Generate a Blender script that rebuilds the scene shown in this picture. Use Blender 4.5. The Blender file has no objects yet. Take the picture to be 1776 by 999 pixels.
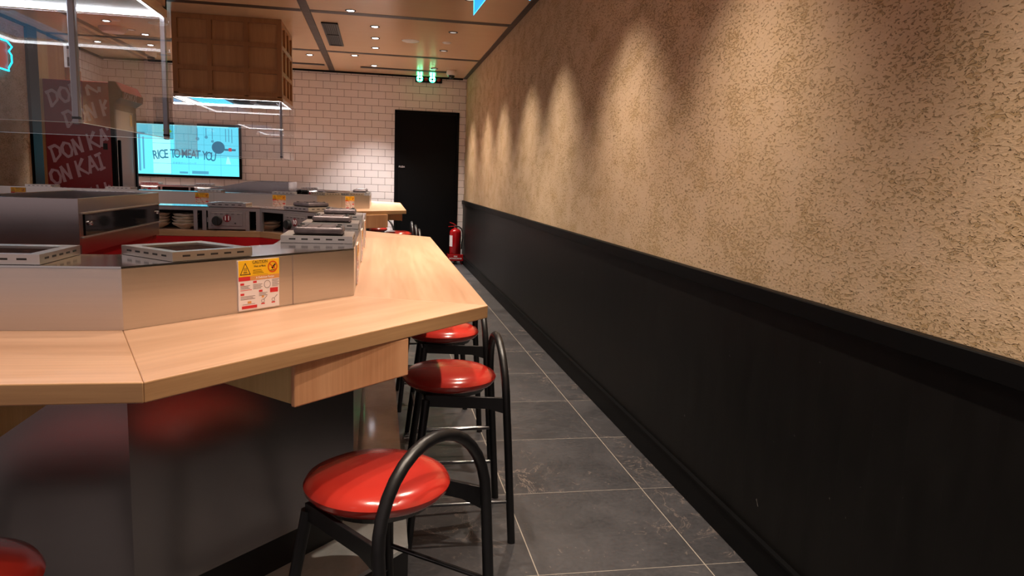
import bpy, bmesh, math, random
from mathutils import Vector, Matrix
random.seed(7)
PI = math.pi
SC = bpy.context.scene
COL = SC.collection

# ------------------------------------------------------------------ camera
F_PX = 1256.85
YAW, PITCH, ROLL, CAM_H = 0.18488, 0.14692, 0.03536, 1.23677
def make_camera():
    cy, sy, cp, sp = math.cos(YAW), math.sin(YAW), math.cos(PITCH), math.sin(PITCH)
    fwd = Vector((sy*cp, cy*cp, -sp)); r0 = Vector((cy, -sy, 0)); u0 = r0.cross(fwd)
    c, s = math.cos(ROLL), math.sin(ROLL)
    r = c*r0 + s*u0; u = -s*r0 + c*u0
    cd = bpy.data.cameras.new('camera'); co = bpy.data.objects.new('camera', cd); COL.objects.link(co)
    cd.sensor_width = 36.0; cd.lens = 36.0*F_PX/1776.0; cd.clip_start = 0.02; cd.clip_end = 100
    m = Matrix(((r.x, u.x, -fwd.x, 0), (r.y, u.y, -fwd.y, 0), (r.z, u.z, -fwd.z, CAM_H), (0, 0, 0, 1)))
    co.matrix_world = m
    SC.camera = co
make_camera()

# ------------------------------------------------------------------ view, world
SC.view_settings.view_transform = 'Standard'
SC.view_settings.look = 'None'
SC.view_settings.gamma = 1.0
SC.view_settings.exposure = 0.33
SC.view_settings.use_curve_mapping = False
SC.cycles.max_bounces = 8
SC.cycles.diffuse_bounces = 4
SC.cycles.glossy_bounces = 4
SC.cycles.transmission_bounces = 6
SC.cycles.transparent_max_bounces = 12
SC.cycles.sample_clamp_indirect = 4.0
SC.cycles.caustics_refractive = False
SC.cycles.use_denoising = True
W = bpy.data.worlds.new('mall_ambient'); SC.world = W; W.use_nodes = True
W.node_tree.nodes['Background'].inputs[0].default_value = (0.60, 0.47, 0.45, 1)
W.node_tree.nodes['Background'].inputs[1].default_value = 0.5

DOWN_W = 62.0        # watts of an ordinary ceiling downlight
WASH_W = 150.0        # watts of a wall-washing downlight
WARM = (1.0, 0.83, 0.66)
LED_STR = 14.0        # emission of the hood light strips

# ------------------------------------------------------------------ materials
class NT:
    """tiny helper for node maths"""
    def __init__(s, m):
        s.t = m.node_tree; s.n = s.t.nodes; s.l = s.t.links
    def node(s, kind, **kw):
        x = s.n.new(kind)
        for k, v in kw.items(): setattr(x, k, v)
        return x
    def put(s, sock, v):
        if isinstance(v, (int, float)): sock.default_value = v
        elif isinstance(v, (tuple, list)): sock.default_value = tuple(v) if len(v) != 3 or sock.type == 'VECTOR' else (*v, 1)
        else: s.l.new(v, sock)
    def m(s, op, a, b=None, c=None, clamp=False):
        x = s.node('ShaderNodeMath', operation=op, use_clamp=clamp)
        s.put(x.inputs[0], a)
        if b is not None: s.put(x.inputs[1], b)
        if c is not None: s.put(x.inputs[2], c)
        return x.outputs[0]
    def mix(s, f, a, b, bt='MIX'):
        x = s.node('ShaderNodeMix', data_type='RGBA', blend_type=bt)
        s.put(x.inputs[0], f); s.put(x.inputs[6], a); s.put(x.inputs[7], b)
        return x.outputs[2]
    def ramp(s, f, stops):
        x = s.node('ShaderNodeValToRGB')
        while len(x.color_ramp.elements) < len(stops): x.color_ramp.elements.new(0.5)
        for e, (p, c) in zip(x.color_ramp.elements, stops):
            e.position = p; e.color = (*c, 1) if len(c) == 3 else c
        s.put(x.inputs[0], f); return x.outputs[0]
    def noise(s, vec, scale=5, detail=4, rough=0.5, dist=0):
        x = s.node('ShaderNodeTexNoise'); s.put(x.inputs['Vector'], vec)
        x.inputs['Scale'].default_value = scale; x.inputs['Detail'].default_value = detail
        x.inputs['Roughness'].default_value = rough; x.inputs['Distortion'].default_value = dist
        return x.outputs['Fac']
    def coords(s, scale=(1, 1, 1), kind='Object', loc=(0, 0, 0)):
        t = s.node('ShaderNodeTexCoord'); mp = s.node('ShaderNodeMapping')
        mp.inputs['Scale'].default_value = scale; mp.inputs['Location'].default_value = loc
        s.l.new(t.outputs[kind], mp.inputs[0]); return mp.outputs[0]
    def xyz(s, v):
        x = s.node('ShaderNodeSeparateXYZ'); s.l.new(v, x.inputs[0]); return x.outputs
    def bump(s, h, strength=0.3, dist=0.01):
        x = s.node('ShaderNodeBump'); x.inputs['Strength'].default_value = strength
        x.inputs['Distance'].default_value = dist; s.put(x.inputs['Height'], h)
        return x.outputs[0]
    def bsdf(s): return s.n['Principled BSDF']

def srgb(r, g, b):
    f = lambda c: (c/255/12.92) if c/255 <= 0.04045 else ((c/255+0.055)/1.055)**2.4
    return (f(r), f(g), f(b))

def mat(name, col, rough=0.5, metal=0.0, spec=0.5, emis=None, estr=0.0, coat=0.0):
    m = bpy.data.materials.new(name); m.use_nodes = True
    b = m.node_tree.nodes['Principled BSDF']
    b.inputs['Base Color'].default_value = (*col, 1)
    b.inputs['Roughness'].default_value = rough
    b.inputs['Metallic'].default_value = metal
    b.inputs['Specular IOR Level'].default_value = spec
    b.inputs['Coat Weight'].default_value = coat
    if emis:
        b.inputs['Emission Color'].default_value = (*emis, 1)
        b.inputs['Emission Strength'].default_value = estr
    return m

def noisy(name, col, rough=0.5, metal=0.0, amt=0.08, scale=20, bump=0.0, stretch=(1, 1, 1), spec=0.5, rvar=0.08):
    m = mat(name, col, rough, metal, spec); t = NT(m)
    v = t.coords(stretch); n = t.noise(v, scale, 4)
    lo = tuple(c*(1-amt) for c in col); hi = tuple(min(1, c*(1+amt)) for c in col)
    t.put(t.bsdf().inputs['Base Color'], t.ramp(n, [(0.3, lo), (0.7, hi)]))
    t.put(t.bsdf().inputs['Roughness'], t.m('ADD', t.m('MULTIPLY', n, rvar*2), rough-rvar))
    if bump: t.put(t.bsdf().inputs['Normal'], t.bump(n, bump, 0.002))
    return m

def wood(name, base, dark, along='x', rough=0.35, scale=1.0, contrast=1.0, spec=0.4):
    """straight-grained veneer; the grain runs along the object's own x (or z)"""
    m = mat(name, base, rough, spec=spec); t = NT(m)
    st = {'x': (0.35, 9, 9), 'z': (9, 9, 0.35), 'y': (9, 0.35, 9)}[along]
    v = t.coords(tuple(s*scale for s in st))
    big = t.noise(v, 1.2, 3, 0.5, 0.6)
    fine = t.noise(t.coords(tuple(s*scale*6 for s in st)), 2.0, 4, 0.65, 0.2)
    f = t.m('ADD', t.m('MULTIPLY', big, 0.6), t.m('MULTIPLY', fine, 0.4))
    mid = tuple((a+b)/2 for a, b in zip(base, dark))
    t.put(t.bsdf().inputs['Base Color'], t.ramp(f, [(0.36, dark), (0.5, mid), (0.62, base)]))
    t.put(t.bsdf().inputs['Roughness'], t.m('ADD', t.m('MULTIPLY', fine, 0.2), rough-0.1))
    t.put(t.bsdf().inputs['Normal'], t.bump(fine, 0.06, 0.001))
    return m

def steel(name, col, rough=0.22, along='x', streak=0.1):
    m = mat(name, col, rough, 1.0); t = NT(m)
    st = {'x': (0.6, 60, 60), 'z': (60, 60, 0.6)}[along]
    n = t.noise(t.coords(st), 3, 3, 0.6)
    big = t.noise(t.coords((1.5, 1.5, 1.5)), 3, 3)
    f = t.m('ADD', t.m('MULTIPLY', n, 0.6), t.m('MULTIPLY', big, 0.4))
    t.put(t.bsdf().inputs['Roughness'], t.m('ADD', t.m('MULTIPLY', f, streak*2), rough-streak))
    t.put(t.bsdf().inputs['Base Color'], t.ramp(f, [(0.3, tuple(c*0.93 for c in col)), (0.7, col)]))
    return m

M = {}
M['worktop'] = wood('worktop_wood', srgb(208, 167, 138), srgb(184, 142, 112), 'x', 0.34, 1.0)
M['edge'] = wood('edge_wood', srgb(186, 146, 104), srgb(158, 118, 82), 'x', 0.4)
M['drawer_wood'] = wood('drawer_wood', srgb(208, 156, 116), srgb(182, 128, 90), 'z', 0.38)
M['pale_wood'] = wood('pale_wood', srgb(206, 176, 120), srgb(186, 152, 96), 'z', 0.4)
M['hood_wood'] = wood('hood_wood', srgb(186, 140, 94), srgb(168, 120, 78), 'z', 0.42, 1.5)
M['shaded_lattice_wood'] = wood('shaded_lattice_wood', srgb(166, 118, 74), srgb(148, 102, 62), 'z', 0.42, 1.5)  # darker than the hood panels, standing in for shadow lines along the bars
M['steel'] = steel('brushed_steel', (0.62, 0.59, 0.57), 0.33)
M['steel_top'] = steel('polished_steel', (0.66, 0.65, 0.64), 0.13, 'x', 0.05)
M['steel_dark'] = steel('dark_brushed_steel', (0.42, 0.39, 0.39), 0.26, 'x', 0.03)
M['steel_unit'] = steel('unit_steel', (0.46, 0.42, 0.43), 0.2, 'x', 0.06)
M['box_metal'] = noisy('grey_enamel_metal', srgb(168, 160, 158), 0.35, 0.6, 0.06, 30)
M['black_metal'] = noisy('black_powder_coat', (0.006, 0.006, 0.007), 0.38, 0.0, 0.1, 60)
M['black_paint'] = mat('black_paint', (0.003, 0.003, 0.0035), 0.5, spec=0.1)
M['kick'] = mat('black_kick', (0.008, 0.008, 0.009), 0.5)
M['black_glass'] = mat('black_glass', (0.01, 0.01, 0.012), 0.06)
M['chrome'] = mat('worn_chrome', (0.75, 0.75, 0.76), 0.12, 1.0)
M['red_panel'] = noisy('red_panel', srgb(176, 20, 26), 0.32, 0, 0.1, 8)
M['dark_red'] = noisy('dark_red_panel', srgb(140, 22, 26), 0.25, 0, 0.1, 6)
M['cream'] = noisy('cream_ceramic', srgb(222, 208, 186), 0.3, 0, 0.05, 25)
M['white'] = mat('white_plastic', srgb(225, 222, 218), 0.4)
M['print_white'] = mat('print_white', srgb(232, 222, 222), 0.35)
M['print_yellow'] = mat('print_yellow', srgb(242, 190, 30), 0.35)
M['print_red'] = mat('print_red', srgb(205, 42, 50), 0.35)
M['print_orange'] = mat('print_orange', srgb(214, 150, 80), 0.35)
M['print_black'] = mat('print_black', srgb(38, 32, 32), 0.4)
M['print_grey'] = mat('print_grey', srgb(120, 110, 112), 0.4)
M['print_ring'] = mat('print_ring', srgb(215, 70, 20), 0.35)
M['ext_red'] = mat('extinguisher_red', srgb(158, 14, 20), 0.22, coat=0.5)
M['rubber'] = mat('black_rubber', (0.012, 0.012, 0.012), 0.6)
M['grille'] = mat('vent_black', (0.015, 0.015, 0.016), 0.5)
M['dark_trim'] = noisy('dark_trim', srgb(62, 52, 46), 0.45, 0, 0.08, 12)
M['cast_iron'] = noisy('cast_iron', srgb(104, 94, 98), 0.38, 0.5, 0.15, 40, 0.1)
M['led'] = mat('led_strip', (1, 1, 1), 0.5, emis=(0.93, 0.96, 1.0), estr=LED_STR)
M['lamp'] = mat('lamp_lens', (1, 1, 1), 0.5, emis=(0.9, 0.93, 1.0), estr=14.0)
M['lamp_dim'] = mat('dim_lamp_lens', (0.5, 0.48, 0.46), 0.3, emis=(1.0, 0.95, 0.9), estr=0.35)
M['green_led'] = mat('green_led', (0.5, 1, 0.7), 0.4, emis=(0.0, 1.0, 0.30), estr=7)
M['green_core'] = mat('green_led_core', (0.8, 1, 0.9), 0.4, emis=(0.12, 1.0, 0.45), estr=30)
M['blue_neon'] = mat('blue_neon', (0.1, 0.5, 1), 0.4, emis=(0.03, 0.42, 1.0), estr=3.0)
M['blue_glow'] = mat('blue_sign_face', (0.1, 0.5, 0.9), 0.3, emis=(0.02, 0.35, 0.80), estr=1.0)
M['cyan_neon'] = mat('cyan_neon', (0.1, 0.7, 1), 0.4, emis=(0.0, 0.6, 1.0), estr=3.0)
M['sign_orange'] = mat('sign_orange', srgb(190, 80, 50), 0.4, emis=srgb(200, 80, 50), estr=0.3)
M['blue_filter'] = mat('blue_hood_light', (0.1, 0.5, 0.8), 0.3, emis=(0.05, 0.45, 0.85), estr=1.2)
M['scr_bg'] = mat('screen_cyan', (0, 0, 0), 0.2, emis=srgb(96, 214, 240), estr=1.15)
M['scr_light'] = mat('screen_light_cyan', (0, 0, 0), 0.2, emis=srgb(150, 236, 246), estr=1.15)
M['scr_line'] = mat('screen_line', (0, 0, 0), 0.2, emis=srgb(70, 180, 210), estr=1.0)
M['scr_dark'] = mat('screen_dark', (0, 0, 0), 0.2, emis=srgb(44, 112, 142), estr=1.0)
M['scr_mid'] = mat('screen_mid', (0, 0, 0), 0.2, emis=srgb(74, 158, 190), estr=1.0)
M['scr_green'] = mat('screen_green', (0, 0, 0), 0.2, emis=srgb(150, 220, 60), estr=1.0)
M['scr_red'] = mat('screen_red', (0, 0, 0), 0.2, emis=srgb(190, 60, 80), estr=1.0)
M['seam'] = mat('wood_seam', srgb(168, 126, 90), 0.5)

def glass_mat():
    m = bpy.data.materials.new('clear_glass'); m.use_nodes = True; t = NT(m)
    for x in list(t.n): t.n.remove(x)
    out = t.node('ShaderNodeOutputMaterial'); mx = t.node('ShaderNodeMixShader')
    tr = t.node('ShaderNodeBsdfTransparent'); tr.inputs[0].default_value = (0.95, 0.955, 0.96, 1)
    gl = t.node('ShaderNodeBsdfGlossy'); gl.inputs['Roughness'].default_value = 0.0
    fr = t.node('ShaderNodeFresnel'); fr.inputs[0].default_value = 1.5
    geo = t.node('ShaderNodeNewGeometry'); front = t.m('SUBTRACT', 1.0, geo.outputs['Backfacing'])
    t.l.new(t.m('MULTIPLY', t.m('MULTIPLY', fr.outputs[0], 1.6), front, clamp=True), mx.inputs[0])
    t.l.new(tr.outputs[0], mx.inputs[1]); t.l.new(gl.outputs[0], mx.inputs[2])
    t.l.new(mx.outputs[0], out.inputs[0]); return m
M['glass'] = glass_mat()

def plaster_mat():
    m = mat('ribbed_beige_plaster', srgb(206, 174, 132), 0.75, spec=0.25); t = NT(m)
    v = t.coords((1, 1.0, 2.4))
    worm = t.noise(v, 62, 2, 0.5, 0.9)
    patch = t.noise(t.coords((1, 1, 1.6)), 5.0, 4, 0.65)
    # short horizontal pits, only inside patches
    pit = t.m('MULTIPLY', t.m('SUBTRACT', t.m('ADD', worm, t.m('MULTIPLY', t.m('SUBTRACT', patch, 0.5), 0.45)), 0.575), 14.0, clamp=True)
    fine = t.noise(t.coords((1, 1, 1)), 160, 2)
    h = t.m('ADD', t.m('MULTIPLY', pit, -1.0), t.m('ADD', t.m('MULTIPLY', fine, 0.12), t.m('MULTIPLY', worm, 0.15)))
    t.put(t.bsdf().inputs['Normal'], t.bump(h, 1.0, 0.009))
    c1 = t.ramp(patch, [(0.3, srgb(202, 176, 148)), (0.7, srgb(196, 168, 132))])
    t.put(t.bsdf().inputs['Base Color'], t.mix(t.m('MULTIPLY', pit, 0.45), c1, srgb(160, 128, 76)))
    return m
M['plaster'] = plaster_mat()

def tile_wall(axis, u0, z0, tw, th, name):
    m = mat(name, srgb(222, 208, 204), 0.12); t = NT(m)
    x = t.xyz(t.coords()); u = x[axis]; z = x[2]
    v = t.m('DIVIDE', t.m('SUBTRACT', z, z0), th); row = t.m('FLOOR', v)
    par = t.m('MULTIPLY', t.m('FLOORED_MODULO', row, 2.0), 0.5)
    uu = t.m('ADD', t.m('DIVIDE', t.m('SUBTRACT', u, u0), tw), par)
    fu = t.m('MULTIPLY', t.m('PINGPONG', uu, 0.5), tw); fv = t.m('MULTIPLY', t.m('PINGPONG', v, 0.5), th)
    d = t.m('MINIMUM', fu, fv)
    grout = t.m('LESS_THAN', d, 0.0023)
    n = t.noise(t.coords(), 3, 2)
    cell = t.node('ShaderNodeTexWhiteNoise', noise_dimensions='2D'); cb = t.node('ShaderNodeCombineXYZ')
    t.l.new(t.m('FLOOR', uu), cb.inputs[0]); t.l.new(row, cb.inputs[1]); t.l.new(cb.outputs[0], cell.inputs['Vector'])
    tone = t.mix(t.m('MULTIPLY', cell.outputs['Value'], 0.25), srgb(236, 228, 228), srgb(226, 217, 216))
    t.put(t.bsdf().inputs['Base Color'], t.mix(grout, tone, srgb(96, 80, 76)))
    t.put(t.bsdf().inputs['Roughness'], t.m('ADD', t.m('MULTIPLY', grout, 0.6), 0.14))
    h = t.m('MULTIPLY', t.m('MINIMUM', d, 0.006), 160.0)
    t.put(t.bsdf().inputs['Normal'], t.bump(t.m('ADD', h, t.m('MULTIPLY', n, 0.2)), 0.5, 0.002))
    return m
M['tile_back'] = tile_wall(0, -1.064, 2.525-2.02, 0.1915, 0.101, 'white_metro_tile')
M['tile_left'] = tile_wall(1, 10.76, 2.525-2.02, 0.1915, 0.101, 'white_metro_tile_side')

def floor_mat():
    m = mat('dark_slate_tile', srgb(74, 70, 70), 0.4); t = NT(m)
    x = t.xyz(t.coords())
    fu = t.m('MULTIPLY', t.m('PINGPONG', t.m('DIVIDE', t.m('SUBTRACT', x[0], 1.0745), 0.566), 0.5), 0.566)
    fv = t.m('MULTIPLY', t.m('PINGPONG', t.m('DIVIDE', t.m('SUBTRACT', x[1], 2.0868), 0.6), 0.5), 0.6)
    gx = t.m('LESS_THAN', fu, 0.0018); gy = t.m('LESS_THAN', fv, 0.0013)
    g = t.m('MAXIMUM', gx, gy)
    cid = t.node('ShaderNodeTexWhiteNoise', noise_dimensions='2D'); cb = t.node('ShaderNodeCombineXYZ')
    t.l.new(t.m('FLOOR', t.m('DIVIDE', t.m('SUBTRACT', x[0], 1.0745), 0.566)), cb.inputs[0])
    t.l.new(t.m('FLOOR', t.m('DIVIDE', t.m('SUBTRACT', x[1], 2.0868), 0.6)), cb.inputs[1]); t.l.new(cb.outputs[0], cid.inputs['Vector'])
    off = t.node('ShaderNodeVectorMath', operation='MULTIPLY_ADD'); t.l.new(cid.outputs['Color'], off.inputs[0])
    off.inputs[1].default_value = (7, 7, 7); t.l.new(t.coords(), off.inputs[2])
    cloud = t.noise(off.outputs[0], 3.5, 6, 0.6, 0.4)
    gran = t.noise(off.outputs[0], 60, 4, 0.7)
    vn = t.noise(off.outputs[0], 4.0, 5, 0.62, 1.6)
    vein = t.m('SUBTRACT', 1.0, t.m('MULTIPLY', t.m('ABSOLUTE', t.m('SUBTRACT', vn, 0.5)), 90.0), clamp=True)
    vmask = t.m('MULTIPLY', t.m('SUBTRACT', t.noise(off.outputs[0], 2.3, 3), 0.50), 7.0, clamp=True)
    scr = t.noise(off.outputs[0], 26, 3, 0.6, 1.2)
    sv = t.m('MULTIPLY', t.m('GREATER_THAN', scr, 0.69), 0.25)
    base = t.ramp(t.m('ADD', t.m('MULTIPLY', cloud, 0.6), t.m('MULTIPLY', gran, 0.4)), [(0.34, srgb(42, 42, 45)), (0.66, srgb(72, 71, 74))])
    c = t.mix(t.m('MAXIMUM', t.m('MULTIPLY', t.m('MULTIPLY', vein, vmask), 0.6), sv), base, srgb(150, 134, 124))
    t.put(t.bsdf().inputs['Base Color'], t.mix(g, c, srgb(150, 142, 132)))
    t.put(t.bsdf().inputs['Roughness'], t.m('ADD', t.m('MULTIPLY', gran, 0.25), 0.27))
    t.put(t.bsdf().inputs['Normal'], t.bump(t.m('ADD', gran, t.m('MULTIPLY', g, -1.5)), 0.12, 0.001))
    return m
M['floor'] = floor_mat()
def step_mat():
    m = mat('grey_stone_step', srgb(160, 160, 154), 0.08, spec=0.8); t = NT(m)
    c = t.noise(t.coords(), 6, 6, 0.65, 0.5); vn = t.noise(t.coords(), 5.0, 4, 0.6, 1.2)
    vein = t.m('SUBTRACT', 1.0, t.m('MULTIPLY', t.m('ABSOLUTE', t.m('SUBTRACT', vn, 0.5)), 60.0), clamp=True)
    base = t.ramp(c, [(0.3, srgb(176, 180, 180)), (0.7, srgb(206, 210, 210))])
    t.put(t.bsdf().inputs['Base Color'], t.mix(t.m('MULTIPLY', vein, 0.3), base, srgb(180, 176, 165)))
    t.put(t.bsdf().inputs['Normal'], t.bump(c, 0.1, 0.002))
    return m
M['step'] = step_mat()

def ceiling_mat():
    m = mat('ceiling_veneer', srgb(186, 132, 88), 0.28); t = NT(m)
    v = t.coords((0.5, 10, 10)); big = t.noise(v, 1.0, 3, 0.5, 0.5); fine = t.noise(t.coords((3, 70, 70)), 2, 4, 0.6)
    f = t.m('ADD', t.m('MULTIPLY', big, 0.6), t.m('MULTIPLY', fine, 0.4))
    t.put(t.bsdf().inputs['Base Color'], t.ramp(f, [(0.2, srgb(224, 188, 152)), (0.8, srgb(230, 195, 160))]))
    t.put(t.bsdf().inputs['Roughness'], t.m('ADD', t.m('MULTIPLY', fine, 0.06), 0.19))
    return m
M['ceiling'] = ceiling_mat()

def wainscot_mat():
    m = mat('black_wainscot', (0.013, 0.012, 0.012), 0.45, spec=0.16); t = NT(m)
    x = t.xyz(t.coords())
    groove = t.m('LESS_THAN', t.m('MULTIPLY', t.m('PINGPONG', t.m('DIVIDE', x[1], 0.12), 0.5), 0.12), 0.0012)
    sc = t.noise(t.coords((1, 1, 1)), 38, 3, 0.5, 0.8)
    sp = t.m('GREATER_THAN', sc, 0.765)
    n = t.noise(t.coords((1, 3, 1)), 4, 4)
    base = t.ramp(n, [(0.3, (0.0045, 0.0042, 0.0042)), (0.7, (0.0075, 0.007, 0.0068))])
    t.put(t.bsdf().inputs['Base Color'], t.mix(t.m('MULTIPLY', sp, 0.5), base, (0.30, 0.28, 0.26)))
    t.put(t.bsdf().inputs['Normal'], t.bump(t.m('ADD', t.m('MULTIPLY', groove, -1.0), t.m('MULTIPLY', n, 0.3)), 0.5, 0.001))
    return m
M['wainscot'] = wainscot_mat()
def leather_mat():
    m = mat('red_leatherette', srgb(200, 42, 36), 0.20, coat=0.5); t = NT(m)
    n = t.noise(t.coords(), 220, 2); n2 = t.noise(t.coords(), 6, 3)
    t.put(t.bsdf().inputs['Base Color'], t.ramp(n2, [(0.3, srgb(164, 38, 31)), (0.7, srgb(182, 49, 39))]))
    t.put(t.bsdf().inputs['Normal'], t.bump(n, 0.05, 0.0006))
    t.bsdf().inputs['Coat Roughness'].default_value = 0.16
    return m
M['leather'] = leather_mat()
def stone_mat():
    m = mat('hot_stone', srgb(52, 34, 28), 0.85, spec=0.03); t = NT(m)
    n = t.noise(t.coords(), 60, 5, 0.7, 0.6)
    t.put(t.bsdf().inputs['Base Color'], t.ramp(n, [(0.35, srgb(18, 12, 11)), (0.58, srgb(44, 27, 22)), (0.75, srgb(96, 66, 56))]))
    t.put(t.bsdf().inputs['Normal'], t.bump(n, 0.3, 0.003)); return m
M['stone'] = stone_mat()

# ------------------------------------------------------------------ mesh helpers
class MB:
    def __init__(s): s.b = bmesh.new()
    def poly(s, pts): return s.b.faces.new([s.b.verts.new(p) for p in pts])
    def box(s, x0, y0, z0, x1, y1, z1, mx=None, bev=0.0, seg=1):
        g = bmesh.ops.create_cube(s.b, size=1.0)['verts']
        for v in g: v.co = Vector((x0+(v.co.x+.5)*(x1-x0), y0+(v.co.y+.5)*(y1-y0), z0+(v.co.z+.5)*(z1-z0)))
        if bev:
            es = list({e for v in g for e in v.link_edges})
            r = bmesh.ops.bevel(s.b, geom=es, offset=bev, segments=seg, affect='EDGES', profile=0.5)
            g = list({v for f in r['faces'] for v in f.verts} | {v for v in g if v.is_valid})
        if mx is not None:
            for v in g: v.co = mx @ v.co
        return s
    def prism(s, pts, z0, z1, mx=None):
        n = len(pts)
        lo = [s.b.verts.new((p[0], p[1], z0)) for p in pts]; hi = [s.b.verts.new((p[0], p[1], z1)) for p in pts]
        s.b.faces.new(lo[::-1]); s.b.faces.new(hi)
        for i in range(n): s.b.faces.new((lo[i], lo[(i+1) % n], hi[(i+1) % n], hi[i]))
        if mx is not None:
            for v in lo+hi: v.co = mx @ v.co
        return s
    def tube(s, path, r, seg=12, caps=True, closed=False):
        rad = r if isinstance(r, (list, tuple)) else [r]*len(path)
        P = [Vector(p) for p in path]; rings = []; up = None
        for i, p in enumerate(P):
            if closed: d = (P[(i+1) % len(P)]-P[i-1]).normalized()
            else: d = (P[min(i+1, len(P)-1)]-P[max(i-1, 0)]).normalized()
            if up is None:
                up = Vector((0, 0, 1)) if abs(d.z) < 0.9 else Vector((1, 0, 0))
            up = (up - d*up.dot(d)).normalized(); q = d.cross(up)
            rings.append([s.b.verts.new(p+rad[i]*(math.cos(a)*up+math.sin(a)*q)) for a in [2*PI*k/seg for k in range(seg)]])
        m = len(rings)
        for i in range(m if closed else m-1):
            a, b = rings[i], rings[(i+1) % m]
            for k in range(seg): s.b.faces.new((a[k], a[(k+1) % seg], b[(k+1) % seg], b[k]))
        if caps and not closed: s.b.faces.new(rings[0][::-1]); s.b.faces.new(rings[-1])
        return s
    def lathe(s, prof, seg=32, c=(0, 0, 0), wav=None, mx=None):
        rings = []
        for j, (r, z) in enumerate(prof):
            if r < 1e-6: rings.append([s.b.verts.new((c[0], c[1], c[2]+z))]); continue
            ring = []
            for k in range(seg):
                a = 2*PI*k/seg; rr, zz = r, z
                if wav: rr, zz = wav(r, z, a, j)
                ring.append(s.b.verts.new((c[0]+rr*math.cos(a), c[1]+rr*math.sin(a), c[2]+zz)))
            rings.append(ring)
        for a, b in zip(rings, rings[1:]):
            if len(a) == 1 and len(b) == 1: continue
            for k in range(seg):
                k2 = (k+1) % seg
                if len(a) == 1: s.b.faces.new((a[0], b[k], b[k2]))
                elif len(b) == 1: s.b.faces.new((a[k], a[k2], b[0]))
                else: s.b.faces.new((a[k], a[k2], b[k2], b[k]))
        if mx is not None:
            for r_ in rings:
                for v in r_: v.co = mx @ v.co
        return s
    def build(s, name, m, parent=None, smooth=False, mx=None, bev=0.0, loc=None, rotz=0.0):
        bmesh.ops.recalc_face_normals(s.b, faces=s.b.faces)
        me = bpy.data.meshes.new(name); s.b.to_mesh(me); s.b.free()
        if mx is not None: me.transform(mx)
        me.materials.append(m)
        if smooth:
            for p in me.polygons: p.use_smooth = True
            me.set_sharp_from_angle(angle=math.radians(38))
        o = bpy.data.objects.new(name, me); COL.objects.link(o)
        if loc is not None: o.location = loc
        o.rotation_euler.z = rotz
        if parent is not None: o.parent = parent
        if bev:
            b = o.modifiers.new('bevel', 'BEVEL'); b.width = bev; b.segments = 2; b.limit_method = 'ANGLE'
        return o

def tag(o, label=None, cat=None, group=None, kind=None):
    if label: o['label'] = label
    if cat: o['category'] = cat
    if group: o['group'] = group
    if kind: o['kind'] = kind
    return o
def thing(name, label, cat, loc=(0, 0, 0), rz=0.0, group=None):
    o = bpy.data.objects.new(name, None); COL.objects.link(o); o.empty_display_size = 0.05
    o.location = loc; o.rotation_euler.z = rz
    return tag(o, label, cat, group)
def copy_tree(o, parent=None):
    c = o.copy(); COL.objects.link(c)
    if parent is not None: c.parent = parent; c.matrix_parent_inverse = o.matrix_parent_inverse
    for ch in list(o.children): copy_tree(ch, c)
    return c
def dup(src, loc, rz, label, group=None):
    c = copy_tree(src); c.location = loc; c.rotation_euler.z = rz
    c['label'] = label
    if group: c['group'] = group
    return c
def struct(mb, name, m, **k):
    o = mb.build(name, m, **k); o['kind'] = 'structure'; return o
def text_mesh(txt, size, name, m, parent, mx, shear=0.0, bold=0.0, align='CENTER', depth=0.0006, sx=1.0):
    cu = bpy.data.curves.new(name, 'FONT'); cu.body = txt; cu.size = size; cu.align_x = align; cu.align_y = 'CENTER'
    cu.shear = shear; cu.offset = bold; cu.extrude = depth; cu.resolution_u = 3
    t = bpy.data.objects.new(name, cu); COL.objects.link(t)
    me = bpy.data.meshes.new_from_object(t.evaluated_get(bpy.context.evaluated_depsgraph_get()))
    bpy.data.objects.remove(t); bpy.data.curves.remove(cu)
    me.transform(mx @ Matrix.Diagonal((sx, 1, 1, 1)))
    me.materials.clear(); me.materials.append(m)
    o = bpy.data.objects.new(name, me); COL.objects.link(o)
    if parent is not None: o.parent = parent
    return o
def frame_xz(origin, ang, tilt=0.0):
    """maps text plane (x right, y up) to a vertical plane through origin whose right direction is at ang (radians) in xy"""
    r = Vector((math.cos(ang), math.sin(ang), 0)); u = Vector((0, 0, 1)); n = r.cross(u)
    m = Matrix(((r.x, u.x, n.x, origin[0]), (r.y, u.y, n.y, origin[1]), (r.z, u.z, n.z, origin[2]), (0, 0, 0, 1)))
    return m @ Matrix.Rotation(tilt, 4, 'Z')

# ------------------------------------------------------------------ room shell
XR, XL, YB, ZC, YF = 1.24, -3.62, 10.76, 2.665, -2.2
ZW = 0.923
struct(MB().box(XL-.1, YF, -.1, XR+.1, YB+.1, 0), 'floor', M['floor'])
struct(MB().box(XL-.1, YF, ZC+.006, XR+.1, YB+.1, ZC+.1), 'ceiling', M['grille'])
struct(MB().box(XR, YF, 0, XR+.12, YB+.1, ZC+.1), 'wall_right', M['plaster'])
# black wainscot, cap rail and base
struct(MB().box(XR-.012, YF, .118, XR, YB, ZW-.05), 'trim_1', M['wainscot'])
mb = MB().box(XR-.03, YF, ZW-.052, XR, YB, ZW, bev=.003); struct(mb, 'trim_2', M['black_paint'])
mb = MB().box(XR-.024, YF, 0, XR, YB, .112, bev=.002).box(XR-.03, YF, .110, XR, YB, .118); struct(mb, 'baseboard_right', M['black_paint'])
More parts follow.
